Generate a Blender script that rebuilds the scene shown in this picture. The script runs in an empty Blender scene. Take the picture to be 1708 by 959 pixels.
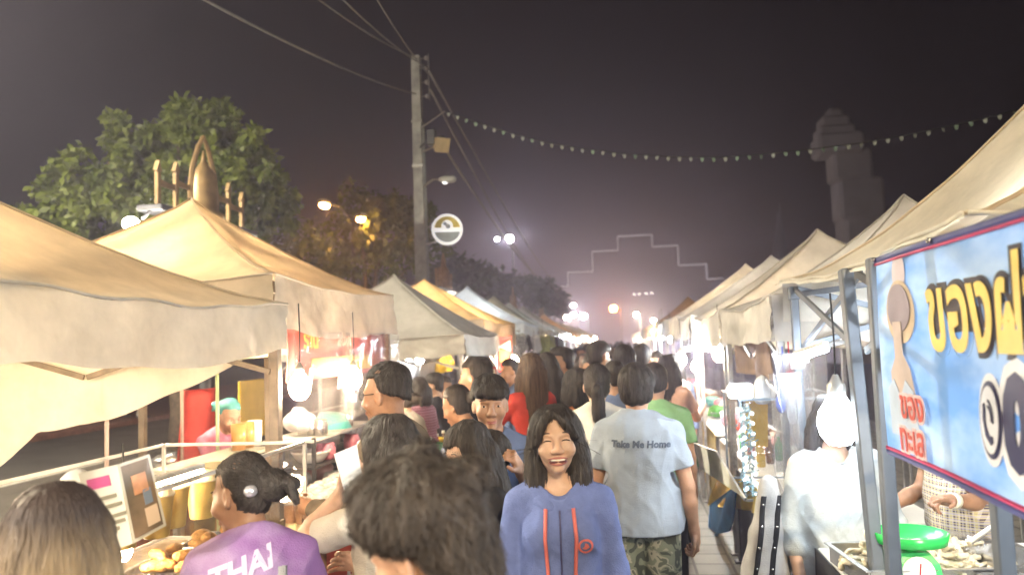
WORLD_S, EXPO, HAZE, LAMP, OUTL, ADDED_TREEL, ADDED_BACKL = .45, 0.85, 0.0072, 1.55, .32, 1900, 1300
import bpy, math, random
import numpy as np
from mathutils import Vector, Matrix
from mathutils.bvhtree import BVHTree
random.seed(7); RNG = np.random.default_rng(7)
SC = bpy.context.scene
COL = SC.collection
R = math.radians
# ------------------------------------------------------------------ camera
FPX = 1315.0
YAW, PITCH, ROLL = R(7.8), R(4.0), R(2.0)
CAMZ = 1.85
cf = np.array([-math.sin(YAW)*math.cos(PITCH), math.cos(YAW)*math.cos(PITCH), math.sin(PITCH)])
r0 = np.array([math.cos(YAW), math.sin(YAW), 0.0]); u0 = np.cross(r0, cf)
cu = math.cos(ROLL)*u0 + math.sin(ROLL)*r0
cr = math.cos(ROLL)*r0 - math.sin(ROLL)*u0
C0 = np.array([0, 0, CAMZ])
def ray(px, py):
    return cf + cr*((px-854)/FPX) + cu*((479.5-py)/FPX)
def W(px, py, d=None, Y=None, X=None, Z=None):
    r = ray(px, py)
    if d is not None: t = d
    elif Y is not None: t = Y/r[1]
    elif X is not None: t = X/r[0]
    else: t = (Z-CAMZ)/r[2]
    return C0 + r*t
def proj(p):
    q = np.array(p, float)-C0; d = q@cf
    return 854+FPX*(q@cr)/d, 479.5-FPX*(q@cu)/d, d
cam = bpy.data.cameras.new('camera'); camo = bpy.data.objects.new('camera', cam); COL.objects.link(camo)
camo.matrix_world = Matrix(((cr[0], cu[0], -cf[0], 0), (cr[1], cu[1], -cf[1], 0), (cr[2], cu[2], -cf[2], CAMZ), (0, 0, 0, 1)))
cam.sensor_width = 36; cam.lens = 36*FPX/1708; cam.clip_start = .05; cam.clip_end = 600
cam.dof.use_dof = True; cam.dof.focus_distance = 3.2; cam.dof.aperture_fstop = 2.3
SC.camera = camo
# ------------------------------------------------------------------ objects
def link(o): COL.objects.link(o); return o
def tag(o, label=None, cat=None, group=None, kind=None):
    if label: o['label'] = label
    if cat: o['category'] = cat
    if group: o['group'] = group
    if kind: o['kind'] = kind
    return o
def empty(name, loc, label, cat, group=None, rz=0):
    o = bpy.data.objects.new(name, None); o.empty_display_size = .1
    o.location = loc; o.rotation_euler = (0, 0, rz); link(o)
    o['_m'] = 0; del o['_m']
    return tag(o, label, cat, group)
def pmat(parent):
    m = Matrix.Identity(4)
    while parent is not None:
        m = (Matrix.Translation(parent.location) @ parent.rotation_euler.to_matrix().to_4x4()) @ m
        parent = parent.parent
    return m
def mk(name, V, F, m, parent=None, smooth=True, local=False, fmi=None):
    """one mesh object; vertices are given in world coordinates unless local"""
    V = np.asarray(V, np.float64).reshape(-1, 3)
    loc = None
    if parent is not None and not local:
        M = np.array(pmat(parent).inverted()); V = V@M[:3, :3].T+M[:3, 3]
    elif parent is None and not local:
        lo, hi = V.min(0), V.max(0); loc = np.array([(lo[0]+hi[0])/2, (lo[1]+hi[1])/2, lo[2]]); V = V-loc
    me = bpy.data.meshes.new(name)
    if isinstance(F, np.ndarray):
        n, k = F.shape
        me.vertices.add(len(V)); me.vertices.foreach_set('co', V.astype(np.float32).ravel())
        me.loops.add(n*k); me.loops.foreach_set('vertex_index', F.astype(np.int32).ravel())
        me.polygons.add(n); me.polygons.foreach_set('loop_start', np.arange(0, n*k, k, dtype=np.int32))
        me.update(calc_edges=True); me.validate()
    else:
        me.from_pydata(V.tolist(), [], [list(f) for f in F]); me.update()
    ms = m if isinstance(m, (list, tuple)) else [m]
    for x in ms: me.materials.append(x)
    if fmi is not None: me.polygons.foreach_set('material_index', np.asarray(fmi, np.int32))
    if smooth: me.polygons.foreach_set('use_smooth', np.ones(len(me.polygons), bool))
    o = bpy.data.objects.new(name, me); link(o)
    if parent is not None: o.parent = parent
    if loc is not None: o.location = loc
    return o
def copy_thing(o, loc=None, rz=None, label=None, group=None, parent=None):
    c = o.copy(); link(c)
    if parent is not None: c.parent = parent
    if loc is not None: c.location = loc
    if rz is not None: c.rotation_euler = (0, 0, rz)
    if label: c['label'] = label
    if group: c['group'] = group
    for ch in list(o.children): copy_thing(ch, parent=c)
    return c
def set_mats(o, table):
    """object-level material override on a copied tree: table name-stem -> material"""
    for x in [o]+list(o.children_recursive):
        s = x.name.split('.')[0]
        if s in table and x.type == 'MESH':
            for sl in x.material_slots: sl.link = 'OBJECT'; sl.material = table[s]
def rot(axis, a): return np.array(Matrix.Rotation(a, 3, axis))
class MB:
    def __init__(s): s.V = []; s.F = []; s.M = []; s.mi = 0; s.n = 0
    def add(s, V, F):
        V = np.asarray(V, float).reshape(-1, 3)
        s.V.append(V); s.F += [tuple(int(i)+s.n for i in f) for f in F]; s.M += [s.mi]*len(F); s.n += len(V); return s
    def box(s, c, size, Rm=None, bev=0.0):
        x, y, z = np.asarray(size, float)/2
        b = min(bev, x*.9, y*.9, z*.9)
        if b > 0:
            P = []; 
            for zz, k in ((-z, 1), (-z+b, 0), (z-b, 0), (z, 1)):
                i = b if k else 0
                ring = [(-x+i, -y+b), (-x+b, -y+i), (x-b, -y+i), (x-i, -y+b), (x-i, y-b), (x-b, y-i), (-x+b, y-i), (-x+i, y-b)] if not k else \
                       [(-x+b, -y+b*1.3), (-x+b*1.3, -y+b), (x-b*1.3, -y+b), (x-b, -y+b*1.3), (x-b, y-b*1.3), (x-b*1.3, y-b), (-x+b*1.3, y-b), (-x+b, y-b*1.3)]
                P += [(p[0], p[1], zz) for p in ring]
            F = [tuple(reversed(range(8))), tuple(range(24, 32))]
            for j in range(3):
                for i in range(8): F.append((j*8+i, j*8+(i+1) % 8, j*8+8+(i+1) % 8, j*8+8+i))
            P = np.array(P)
        else:
            P = np.array([(-x, -y, -z), (x, -y, -z), (x, y, -z), (-x, y, -z), (-x, -y, z), (x, -y, z), (x, y, z), (-x, y, z)])
            F = [(0, 3, 2, 1), (4, 5, 6, 7), (0, 1, 5, 4), (1, 2, 6, 5), (2, 3, 7, 6), (3, 0, 4, 7)]
        if Rm is not None: P = P@np.asarray(Rm).T
        return s.add(P+np.asarray(c, float), F)
    def tube(s, path, r, n=6, cap=True):
        path = np.asarray(path, float); m = len(path); r = np.broadcast_to(np.asarray(r, float), (m,))
        T = np.gradient(path, axis=0) if m > 2 else np.repeat((path[1]-path[0])[None], 2, 0)
        T /= np.linalg.norm(T, axis=1, keepdims=True)+1e-12
        ref = np.array([0, 0, 1.]) if abs(T[0][2]) < .9 else np.array([1., 0, 0])
        P = []
        a = np.cross(T[0], ref); a /= np.linalg.norm(a)
        for i in range(m):
            a = a-T[i]*(a@T[i]); a /= np.linalg.norm(a)+1e-12; b = np.cross(T[i], a)
            for k in range(n):
                t = 2*math.pi*k/n; P.append(path[i]+r[i]*(math.cos(t)*a+math.sin(t)*b))
        F = [(i*n+k, i*n+(k+1) % n, (i+1)*n+(k+1) % n, (i+1)*n+k) for i in range(m-1) for k in range(n)]
        if cap: F += [tuple(reversed(range(n))), tuple(range((m-1)*n, m*n))]
        return s.add(P, F)
    def bar(s, a, b, w, h=None, up=(0, 0, 1)):
        """square bar between two points"""
        a, b = np.asarray(a, float), np.asarray(b, float); h = h or w
        y = b-a; L = np.linalg.norm(y); y = y/L; up = np.asarray(up, float)
        if abs(y@up) > .98: up = np.array([1., 0, 0])
        x = np.cross(y, up); x /= np.linalg.norm(x); z = np.cross(x, y)
        return s.box((a+b)/2, (w, L, h), np.stack([x, y, z], 1), bev=min(w, h)*.12)
    def lathe(s, prof, c, n=16, Rm=None, cap=True):
        prof = np.asarray(prof, float); m = len(prof)
        t = np.arange(n)*2*math.pi/n
        P = np.stack([np.outer(prof[:, 0], np.cos(t)), np.outer(prof[:, 0], np.sin(t)), np.repeat(prof[:, 1:2], n, 1)], -1).reshape(-1, 3)
        if Rm is not None: P = P@np.asarray(Rm).T
        F = [(i*n+k, i*n+(k+1) % n, (i+1)*n+(k+1) % n, (i+1)*n+k) for i in range(m-1) for k in range(n)]
        if cap: F += [tuple(reversed(range(n))), tuple(range((m-1)*n, m*n))]
        return s.add(P+np.asarray(c, float), F)
    def ball(s, c, r, n=10, m=7, Rm=None):
        r = np.broadcast_to(np.asarray(r, float), (3,))
        a = np.linspace(-math.pi/2, math.pi/2, m)[1:-1]; t = np.arange(n)*2*math.pi/n
        P = [(0, 0, -1)]+[(math.cos(x)*math.cos(y), math.cos(x)*math.sin(y), math.sin(x)) for x in a for y in t]+[(0, 0, 1)]
        k = len(a); F = [(0, 1+(j+1) % n, 1+j) for j in range(n)]
        F += [(1+i*n+j, 1+i*n+(j+1) % n, 1+(i+1)*n+(j+1) % n, 1+(i+1)*n+j) for i in range(k-1) for j in range(n)]
        e = 1+k*n; F += [(e, 1+(k-1)*n+j, 1+(k-1)*n+(j+1) % n) for j in range(n)]
        P = np.array(P)*r
        if Rm is not None: P = P@np.asarray(Rm).T
        return s.add(P+np.asarray(c, float), F)
    def grid(s, P):
        P = np.asarray(P, float); n, m = P.shape[:2]
        return s.add(P.reshape(-1, 3), [(i*m+j, i*m+j+1, (i+1)*m+j+1, (i+1)*m+j) for i in range(n-1) for j in range(m-1)])
    def slab(s, P, th):
        """a closed thin sheet: grid P thickened along its mean normal"""
        P = np.asarray(P, float); n, m = P.shape[:2]
        du = np.gradient(P, axis=0); dv = np.gradient(P, axis=1); N = np.cross(du, dv); N /= np.linalg.norm(N, axis=-1, keepdims=True)+1e-9
        A = (P+N*th/2).reshape(-1, 3); B = (P-N*th/2).reshape(-1, 3); k = n*m
        F = [(i*m+j, (i+1)*m+j, (i+1)*m+j+1, i*m+j+1) for i in range(n-1) for j in range(m-1)]
        F = [f[::-1] for f in F]+[tuple(x+k for x in f) for f in F]
        rim = [(0, j) for j in range(m)]+[(i, m-1) for i in range(1, n)]+[(n-1, j) for j in range(m-2, -1, -1)]+[(i, 0) for i in range(n-2, 0, -1)]
        ids = [i*m+j for i, j in rim]
        for a, b in zip(ids, ids[1:]+ids[:1]): F.append((a, b, b+k, a+k))
        return s.add(np.vstack([A, B]), F)
    def prism(s, poly, th, c=(0, 0, 0), Rm=None):
        """2D polygon (x, z) extruded along y by th"""
        n = len(poly); P = np.array([(p[0], -th/2, p[1]) for p in poly]+[(p[0], th/2, p[1]) for p in poly], float)
        F = [tuple(range(n)), tuple(reversed(range(n, 2*n)))]+[(i, i+n, (i+1) % n+n, (i+1) % n) for i in range(n)]
        if Rm is not None: P = P@np.asarray(Rm).T
        return s.add(P+np.asarray(c, float), F)
    def make(s, name, m, parent=None, smooth=False, local=False):
        return mk(name, np.vstack(s.V), s.F, m, parent, smooth, local, s.M if isinstance(m, (list, tuple)) else None)
def shade_auto(o, ang=40):
    me = o.data
    me.polygons.foreach_set('use_smooth', np.ones(len(me.polygons), bool))
    try: me.set_sharp_from_angle(angle=R(ang))
    except Exception: pass
    return o
# ------------------------------------------------------------------ materials
_MC = {}
def srgb(r, g, b):
    f = lambda c: (c/255/12.92) if c/255 <= .04045 else ((c/255+.055)/1.055)**2.4
    return (f(r), f(g), f(b))
def nt(name):
    m = bpy.data.materials.new(name); m.use_nodes = True
    return m, m.node_tree.nodes, m.node_tree.links, m.node_tree.nodes['Principled BSDF']
def mat(name, col=None, rough=.6, var=.18, scale=6.0, metal=0.0, bump=0.0, bscale=40.0, sss=0.0, spec=None, stretch=None, col2=None, alpha=None, sheen=0.0, detail=4.0, rampw=(.3, .7)):
    if name in _MC: return _MC[name]
    m, N, L, P = nt(name)
    P.inputs['Roughness'].default_value = rough; P.inputs['Metallic'].default_value = metal
    if spec is not None: P.inputs['Specular IOR Level'].default_value = spec
    if sheen: P.inputs['Sheen Weight'].default_value = sheen
    if sss:
        P.inputs['Subsurface Weight'].default_value = sss; P.inputs['Subsurface Radius'].default_value = (.012, .005, .003); P.inputs['Subsurface Scale'].default_value = 1.0
    tc = N.new('ShaderNodeTexCoord'); src = tc.outputs['Object']
    if stretch:
        mp = N.new('ShaderNodeMapping'); mp.inputs['Scale'].default_value = stretch; L.new(src, mp.inputs['Vector']); src = mp.outputs['Vector']
    no = N.new('ShaderNodeTexNoise'); no.inputs['Scale'].default_value = scale; no.inputs['Detail'].default_value = detail; L.new(src, no.inputs['Vector'])
    rp = N.new('ShaderNodeValToRGB'); c2 = col2 or tuple(min(1, c*(1+var)) for c in col); c1 = tuple(c*(1-var) for c in col) if not col2 else col
    rp.color_ramp.elements[0].color = (*c1, 1); rp.color_ramp.elements[1].color = (*c2, 1)
    rp.color_ramp.elements[0].position = rampw[0]; rp.color_ramp.elements[1].position = rampw[1]
    L.new(no.outputs['Fac'], rp.inputs['Fac']); L.new(rp.outputs['Color'], P.inputs['Base Color'])
    if bump:
        n2 = N.new('ShaderNodeTexNoise'); n2.inputs['Scale'].default_value = bscale; n2.inputs['Detail'].default_value = 3; L.new(src, n2.inputs['Vector'])
        b = N.new('ShaderNodeBump'); b.inputs['Strength'].default_value = bump; b.inputs['Distance'].default_value = .02
        L.new(n2.outputs['Fac'], b.inputs['Height']); L.new(b.outputs['Normal'], P.inputs['Normal'])
    if alpha is not None: P.inputs['Alpha'].default_value = alpha
    _MC[name] = m; return m
def cloth(name, col, trans=.5, rough=.8, stain=.34, bump=.4, tcol=None):
    """canopy fabric that lets lamp light through"""
    if name in _MC: return _MC[name]
    m, N, L, P = nt(name)
    P.inputs['Roughness'].default_value = rough; P.inputs['Specular IOR Level'].default_value = .2
    tc = N.new('ShaderNodeTexCoord'); no = N.new('ShaderNodeTexNoise'); no.inputs['Scale'].default_value = 1.6; no.inputs['Detail'].default_value = 7; no.inputs['Roughness'].default_value = .65
    L.new(tc.outputs['Object'], no.inputs['Vector'])
    rp = N.new('ShaderNodeValToRGB'); rp.color_ramp.elements[0].position = .32; rp.color_ramp.elements[1].position = .62
    rp.color_ramp.elements[0].color = (*[c*(1-stain) for c in col], 1); rp.color_ramp.elements[1].color = (*col, 1)
    L.new(no.outputs['Fac'], rp.inputs['Fac']); L.new(rp.outputs['Color'], P.inputs['Base Color'])
    n2 = N.new('ShaderNodeTexNoise'); n2.inputs['Scale'].default_value = 5; n2.inputs['Detail'].default_value = 4; L.new(tc.outputs['Object'], n2.inputs['Vector'])
    b = N.new('ShaderNodeBump'); b.inputs['Strength'].default_value = bump; b.inputs['Distance'].default_value = .06
    L.new(n2.outputs['Fac'], b.inputs['Height']); L.new(b.outputs['Normal'], P.inputs['Normal'])
    t = N.new('ShaderNodeBsdfTranslucent'); mx = N.new('ShaderNodeMixShader'); mx.inputs[0].default_value = trans
    mul = N.new('ShaderNodeMix'); mul.data_type = 'RGBA'; mul.blend_type = 'MULTIPLY'; mul.inputs[0].default_value = 1
    L.new(rp.outputs['Color'], mul.inputs[6]); mul.inputs[7].default_value = (*(tcol or (1, .9, .75)), 1)
    L.new(mul.outputs[2], t.inputs['Color'])
    L.new(P.outputs[0], mx.inputs[1]); L.new(t.outputs[0], mx.inputs[2]); L.new(mx.outputs[0], N['Material Output'].inputs['Surface'])
    _MC[name] = m; return m
def emit(name, col, strength):
    if name in _MC: return _MC[name]
    m, N, L, P = nt(name); P.inputs['Base Color'].default_value = (.9, .9, .9, 1)
    P.inputs['Emission Color'].default_value = (*col, 1); P.inputs['Emission Strength'].default_value = strength
    _MC[name] = m; return m
def clear(name, col=(1, 1, 1), gloss=.12, rough=.08, haze=0.0):
    """thin clear plastic: see-through with a soft sheen and some milky film"""
    if name in _MC: return _MC[name]
    m, N, L, P = nt(name)
    t = N.new('ShaderNodeBsdfTransparent'); t.inputs['Color'].default_value = (*col, 1)
    g = N.new('ShaderNodeBsdfGlossy'); g.inputs['Roughness'].default_value = rough
    tc = N.new('ShaderNodeTexCoord'); no = N.new('ShaderNodeTexNoise'); no.inputs['Scale'].default_value = 7; no.inputs['Detail'].default_value = 3; L.new(tc.outputs['Object'], no.inputs['Vector'])
    b = N.new('ShaderNodeBump'); b.inputs['Strength'].default_value = .35; b.inputs['Distance'].default_value = .03; L.new(no.outputs['Fac'], b.inputs['Height']); L.new(b.outputs['Normal'], g.inputs['Normal'])
    a = N.new('ShaderNodeMixShader'); a.inputs[0].default_value = gloss; L.new(t.outputs[0], a.inputs[1]); L.new(g.outputs[0], a.inputs[2])
    d = N.new('ShaderNodeBsdfTranslucent'); d.inputs['Color'].default_value = (.85, .85, .85, 1)
    e = N.new('ShaderNodeMixShader'); e.inputs[0].default_value = haze; L.new(a.outputs[0], e.inputs[1]); L.new(d.outputs[0], e.inputs[2])
    L.new(e.outputs[0], N['Material Output'].inputs['Surface']); _MC[name] = m; return m
# ------------------------------------------------------------------ text
def text_mesh(body, size, extrude=.002, shear=0.0, offset=0.0, bold=0.0):
    """lettering as a mesh: x right, y up, centred; returns V, F"""
    c = bpy.data.curves.new('lettering', 'FONT'); c.body = body; c.size = size; c.extrude = extrude; c.shear = shear; c.offset = offset
    c.align_x = 'CENTER'; c.align_y = 'CENTER'; c.resolution_u = 3
    o = bpy.data.objects.new('lettering_tmp', c); COL.objects.link(o)
    dg = bpy.context.evaluated_depsgraph_get(); me = bpy.data.meshes.new_from_object(o.evaluated_get(dg))
    V = np.array([v.co[:] for v in me.vertices]).reshape(-1, 3); F = [tuple(p.vertices) for p in me.polygons]
    bpy.data.objects.remove(o); bpy.data.curves.remove(c); bpy.data.meshes.remove(me)
    return V, F
def put_text(name, body, size, m, origin, xdir, ydir, parent=None, extrude=.002, shear=0.0, offset=0.0):
    V, F = text_mesh(body, size, extrude, shear, offset)
    x = np.asarray(xdir, float); x /= np.linalg.norm(x); y = np.asarray(ydir, float); y -= x*(x@y); y /= np.linalg.norm(y); z = np.cross(x, y)
    P = np.asarray(origin, float)+V[:, :1]*x+V[:, 1:2]*y+V[:, 2:3]*z
    return mk(name, P, F, m, parent, smooth=False)
# ------------------------------------------------------------------ smooth solid modelling (signed distance grid -> one closed skin)
class Solid:
    def __init__(s, lo, hi, h):
        s.lo = np.asarray(lo, float); s.h = h
        s.n = np.ceil((np.asarray(hi, float)-s.lo)/h).astype(int)+1
        s.F = np.full(tuple(s.n), 9.0, np.float32)
        s.ax = [(s.lo[i]+h*np.arange(s.n[i])).astype(np.float32) for i in range(3)]
    def win(s, lo, hi):
        a = np.maximum(np.floor((np.asarray(lo)-s.lo)/s.h).astype(int), 0); b = np.minimum(np.ceil((np.asarray(hi)-s.lo)/s.h).astype(int)+1, s.n)
        if (b <= a).any(): return None
        sl = tuple(slice(a[i], b[i]) for i in range(3))
        return sl, s.ax[0][sl[0]][:, None, None], s.ax[1][sl[1]][None, :, None], s.ax[2][sl[2]][None, None, :]
    def put(s, sl, d, k, op='u'):
        f = s.F[sl]
        if op == 'u':
            if k > 0: hh = np.maximum(k-np.abs(f-d), 0)/k; s.F[sl] = np.minimum(f, d)-hh*hh*k*.25
            else: s.F[sl] = np.minimum(f, d)
        else:
            d = -d
            if k > 0: hh = np.maximum(k-np.abs(f-d), 0)/k; s.F[sl] = np.maximum(f, d)+hh*hh*k*.25
            else: s.F[sl] = np.maximum(f, d)
    def ell(s, c, r, Rm=None, k=.02, op='u'):
        c = np.asarray(c, float); r = np.asarray(r, float); e = r.max()+k+3*s.h
        w = s.win(c-e, c+e)
        if w is None: return s
        sl, X, Y, Z = w; X = X-c[0]; Y = Y-c[1]; Z = Z-c[2]
        if Rm is not None:
            M = np.asarray(Rm, float).T
            X, Y, Z = M[0, 0]*X+M[0, 1]*Y+M[0, 2]*Z, M[1, 0]*X+M[1, 1]*Y+M[1, 2]*Z, M[2, 0]*X+M[2, 1]*Y+M[2, 2]*Z
        k0 = np.sqrt((X/r[0])**2+(Y/r[1])**2+(Z/r[2])**2); k1 = np.sqrt((X/r[0]**2)**2+(Y/r[1]**2)**2+(Z/r[2]**2)**2)+1e-6
        s.put(sl, (k0*(k0-1)/k1).astype(np.float32), k, op); return s
    def cone(s, a, b, ra, rb, k=.02, op='u'):
        a = np.asarray(a, float); b = np.asarray(b, float); e = max(ra, rb)+k+3*s.h
        w = s.win(np.minimum(a, b)-e, np.maximum(a, b)+e)
        if w is None: return s
        sl, X, Y, Z = w; ab = b-a; L2 = ab@ab+1e-12
        X = X-a[0]; Y = Y-a[1]; Z = Z-a[2]
        t = np.clip((X*ab[0]+Y*ab[1]+Z*ab[2])/L2, 0, 1)
        d = np.sqrt((X-t*ab[0])**2+(Y-t*ab[1])**2+(Z-t*ab[2])**2)-(ra+(rb-ra)*t)
        s.put(sl, d.astype(np.float32), k, op); return s
    def box(s, c, half, Rm=None, rd=.01, k=.01, op='u'):
        c = np.asarray(c, float); hf = np.asarray(half, float)-rd; e = np.linalg.norm(half)+k+3*s.h
        w = s.win(c-e, c+e)
        if w is None: return s
        sl, X, Y, Z = w; X = X-c[0]; Y = Y-c[1]; Z = Z-c[2]
        if Rm is not None:
            M = np.asarray(Rm, float).T
            X, Y, Z = M[0, 0]*X+M[0, 1]*Y+M[0, 2]*Z, M[1, 0]*X+M[1, 1]*Y+M[1, 2]*Z, M[2, 0]*X+M[2, 1]*Y+M[2, 2]*Z
        qx, qy, qz = np.abs(X)-hf[0], np.abs(Y)-hf[1], np.abs(Z)-hf[2]
        d = np.sqrt(np.maximum(qx, 0)**2+np.maximum(qy, 0)**2+np.maximum(qz, 0)**2)+np.minimum(np.maximum(qx, np.maximum(qy, qz)), 0)-rd
        s.put(sl, d.astype(np.float32), k, op); return s
    def cut(s, p, n, k=.004):
        """remove everything on the side n points to"""
        p = np.asarray(p, float); n = np.asarray(n, float); n = n/np.linalg.norm(n)
        d = -(((s.ax[0]-p[0])*n[0])[:, None, None]+((s.ax[1]-p[1])*n[1])[None, :, None]+((s.ax[2]-p[2])*n[2])[None, None, :])
        s.put((slice(None),)*3, d.astype(np.float32), k, 's'); return s
    def wobble(s, amp, freq, seed=0, st=(1, 1, 1), where=None):
        rg = np.random.default_rng(seed); X = s.ax[0][:, None, None]; Y = s.ax[1][None, :, None]; Z = s.ax[2][None, None, :]
        g = 0
        for i in range(5):
            d = rg.normal(size=3); d = d/np.linalg.norm(d)*freq*(.6+.35*i)*np.array(st); ph = rg.uniform(0, 6.28)
            g = g+np.sin(d[0]*X+d[1]*Y+d[2]*Z+ph+.8*np.sin(d[2]*X-d[0]*Z+ph*2))/(1+.5*i)
        if where is not None: g = g*where(X, Y, Z)
        s.F += (amp*.45*g).astype(np.float32); return s
    def crease(s, amp, freq, seed=0, st=(1, 1, .5)):
        """sharp cloth creases"""
        rg = np.random.default_rng(seed); X = s.ax[0][:, None, None]; Y = s.ax[1][None, :, None]; Z = s.ax[2][None, None, :]; g = 0
        for i in range(4):
            d = rg.normal(size=3); d = d/np.linalg.norm(d)*freq*(.7+.3*i)*np.array(st); ph = rg.uniform(0, 6.28)
            w = d[0]*X+d[1]*Y+d[2]*Z+ph+1.3*np.sin(.5*d[2]*X+.6*d[0]*Z-.4*d[1]*Y+2*ph); m_ = .5+.5*np.sin(.35*(d[1]*X-d[0]*Z+d[2]*Y)+3*ph)
            g = g+(np.abs(np.sin(w))**.6-.6)*m_
        s.F += (amp*g).astype(np.float32); return s
    def mesh(s):
        F = s.F; F[0], F[-1], F[:, 0], F[:, -1], F[:, :, 0], F[:, :, -1] = 9, 9, 9, 9, 9, 9
        I = F < 0; n = np.array(F.shape)
        cnt = np.zeros(tuple(n-1), np.int8)
        offs = [(i, j, k) for i in (0, 1) for j in (0, 1) for k in (0, 1)]
        for i, j, k in offs: cnt += I[i:n[0]-1+i, j:n[1]-1+j, k:n[2]-1+k]
        act = np.argwhere((cnt > 0) & (cnt < 8))
        idx = np.full(tuple(n-1), -1, np.int32); idx[tuple(act.T)] = np.arange(len(act))
        val = {o: F[act[:, 0]+o[0], act[:, 1]+o[1], act[:, 2]+o[2]] for o in offs}
        P = np.zeros((len(act), 3)); c = np.zeros(len(act))
        for o in offs:
            for ax in range(3):
                if o[ax] == 0:
                    q = list(o); q[ax] = 1; a, b = val[o], val[tuple(q)]; m = (a < 0) != (b < 0)
                    t = np.where(m, a/np.where(m, a-b, 1), 0); e = np.tile(np.array(o, float), (len(act), 1)); e[:, ax] += t
                    P += np.where(m[:, None], e, 0); c += m
        V = s.lo+s.h*(act+P/c[:, None])
        Q = []
        for ax in range(3):
            u, v = (ax+1) % 3, (ax+2) % 3
            lo_ = [slice(None)]*3; hi_ = [slice(None)]*3; lo_[ax] = slice(0, -1); hi_[ax] = slice(1, None)
            ch = np.argwhere(I[tuple(lo_)] != I[tuple(hi_)]); ch = ch[(ch[:, u] > 0) & (ch[:, v] > 0)]
            def at(du, dv):
                g = ch.copy(); g[:, u] -= du; g[:, v] -= dv; return idx[g[:, 0], g[:, 1], g[:, 2]]
            q = np.stack([at(1, 1), at(0, 1), at(0, 0), at(1, 0)], 1)
            ins = I[ch[:, 0], ch[:, 1], ch[:, 2]]
            q[~ins] = q[~ins][:, ::-1]; Q.append(q)
        Q = np.vstack(Q); Q = Q[(Q >= 0).all(1)]
        return V, Q
# ------------------------------------------------------------------ people
HAIRC = {'umber': (.05, .039, .033), 'black': (.036, .03, .027), 'brown': (.085, .055, .038)}
def skin_mat(tone='mid'):
    c = {'mid': (.42, .235, .15), 'light': (.52, .33, .235), 'tan': (.34, .18, .105)}[tone]
    return mat('skin_'+tone, c, rough=.46, var=.2, scale=16, sss=.12, bump=.1, bscale=150, spec=.45)
def hair_mat(kind='black'):
    m = mat('hair_'+kind, HAIRC.get(kind, (.03, .02, .016)), rough=.55, var=.5, scale=60, stretch=(1, 1, .12), bump=.35, bscale=160, spec=.3)
    return m
def ntrans(v): return np.array(Matrix.Translation(Vector(v)))
def nrot(axis, a): return np.array(Matrix.Rotation(a, 4, axis))
def app(M, p): return M[:3, :3]@np.asarray(p, float)+M[:3, 3]
def unit(v): v = np.asarray(v, float); return v/np.linalg.norm(v)
def hand(S, w, d, nrm, side, s, curl=.5, k=.006, spread=1.0, point=False):
    """palm, four unequal bent fingers and a side thumb; d = pointing direction, nrm = palm normal"""
    d = unit(d); nrm = np.asarray(nrm, float); nrm = unit(nrm-d*(d@nrm)); t = np.cross(d, nrm)*side   # t towards the thumb
    pc = w+d*.045*s
    Rm = np.stack([t, nrm, d], 1)
    S.box(pc, np.array([.038, .013, .046])*s, Rm, rd=.012*s, k=.012)
    S.cone(w-d*.02*s, pc, .026*s, .024*s, k=.015)
    for i, (off, L) in enumerate(((.030, .072), (.010, .080), (-.010, .074), (-.029, .058))):
        b = w+d*.085*s+t*off*s; L = L*s; c = curl*(1+.12*i)
        if point and i == 0: c = .08
        d1 = unit(d*math.cos(c)+nrm*math.sin(c)+t*off*2*spread); d2 = unit(d*math.cos(c*2.1)+nrm*math.sin(c*2.1)+t*off*2*spread); d3 = unit(d*math.cos(c*2.8)+nrm*math.sin(c*2.8))
        p1 = b+d1*L*.45; p2 = p1+d2*L*.32; p3 = p2+d3*L*.23
        S.cone(b-d*.012*s, p1, .0095*s, .0088*s, k=k*.5); S.cone(p1, p2, .0088*s, .008*s, k=.002); S.cone(p2, p3, .008*s, .0068*s, k=.002)
    tb = w+d*.02*s+t*.032*s
    t1 = tb+unit(d*.75+t*.55+nrm*.3)*.042*s; t2 = t1+unit(d*.95+t*.12+nrm*.35)*.032*s
    S.cone(tb, t1, .0125*s, .0105*s, k=.01); S.cone(t1, t2, .0105*s, .008*s, k=.002)
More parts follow.
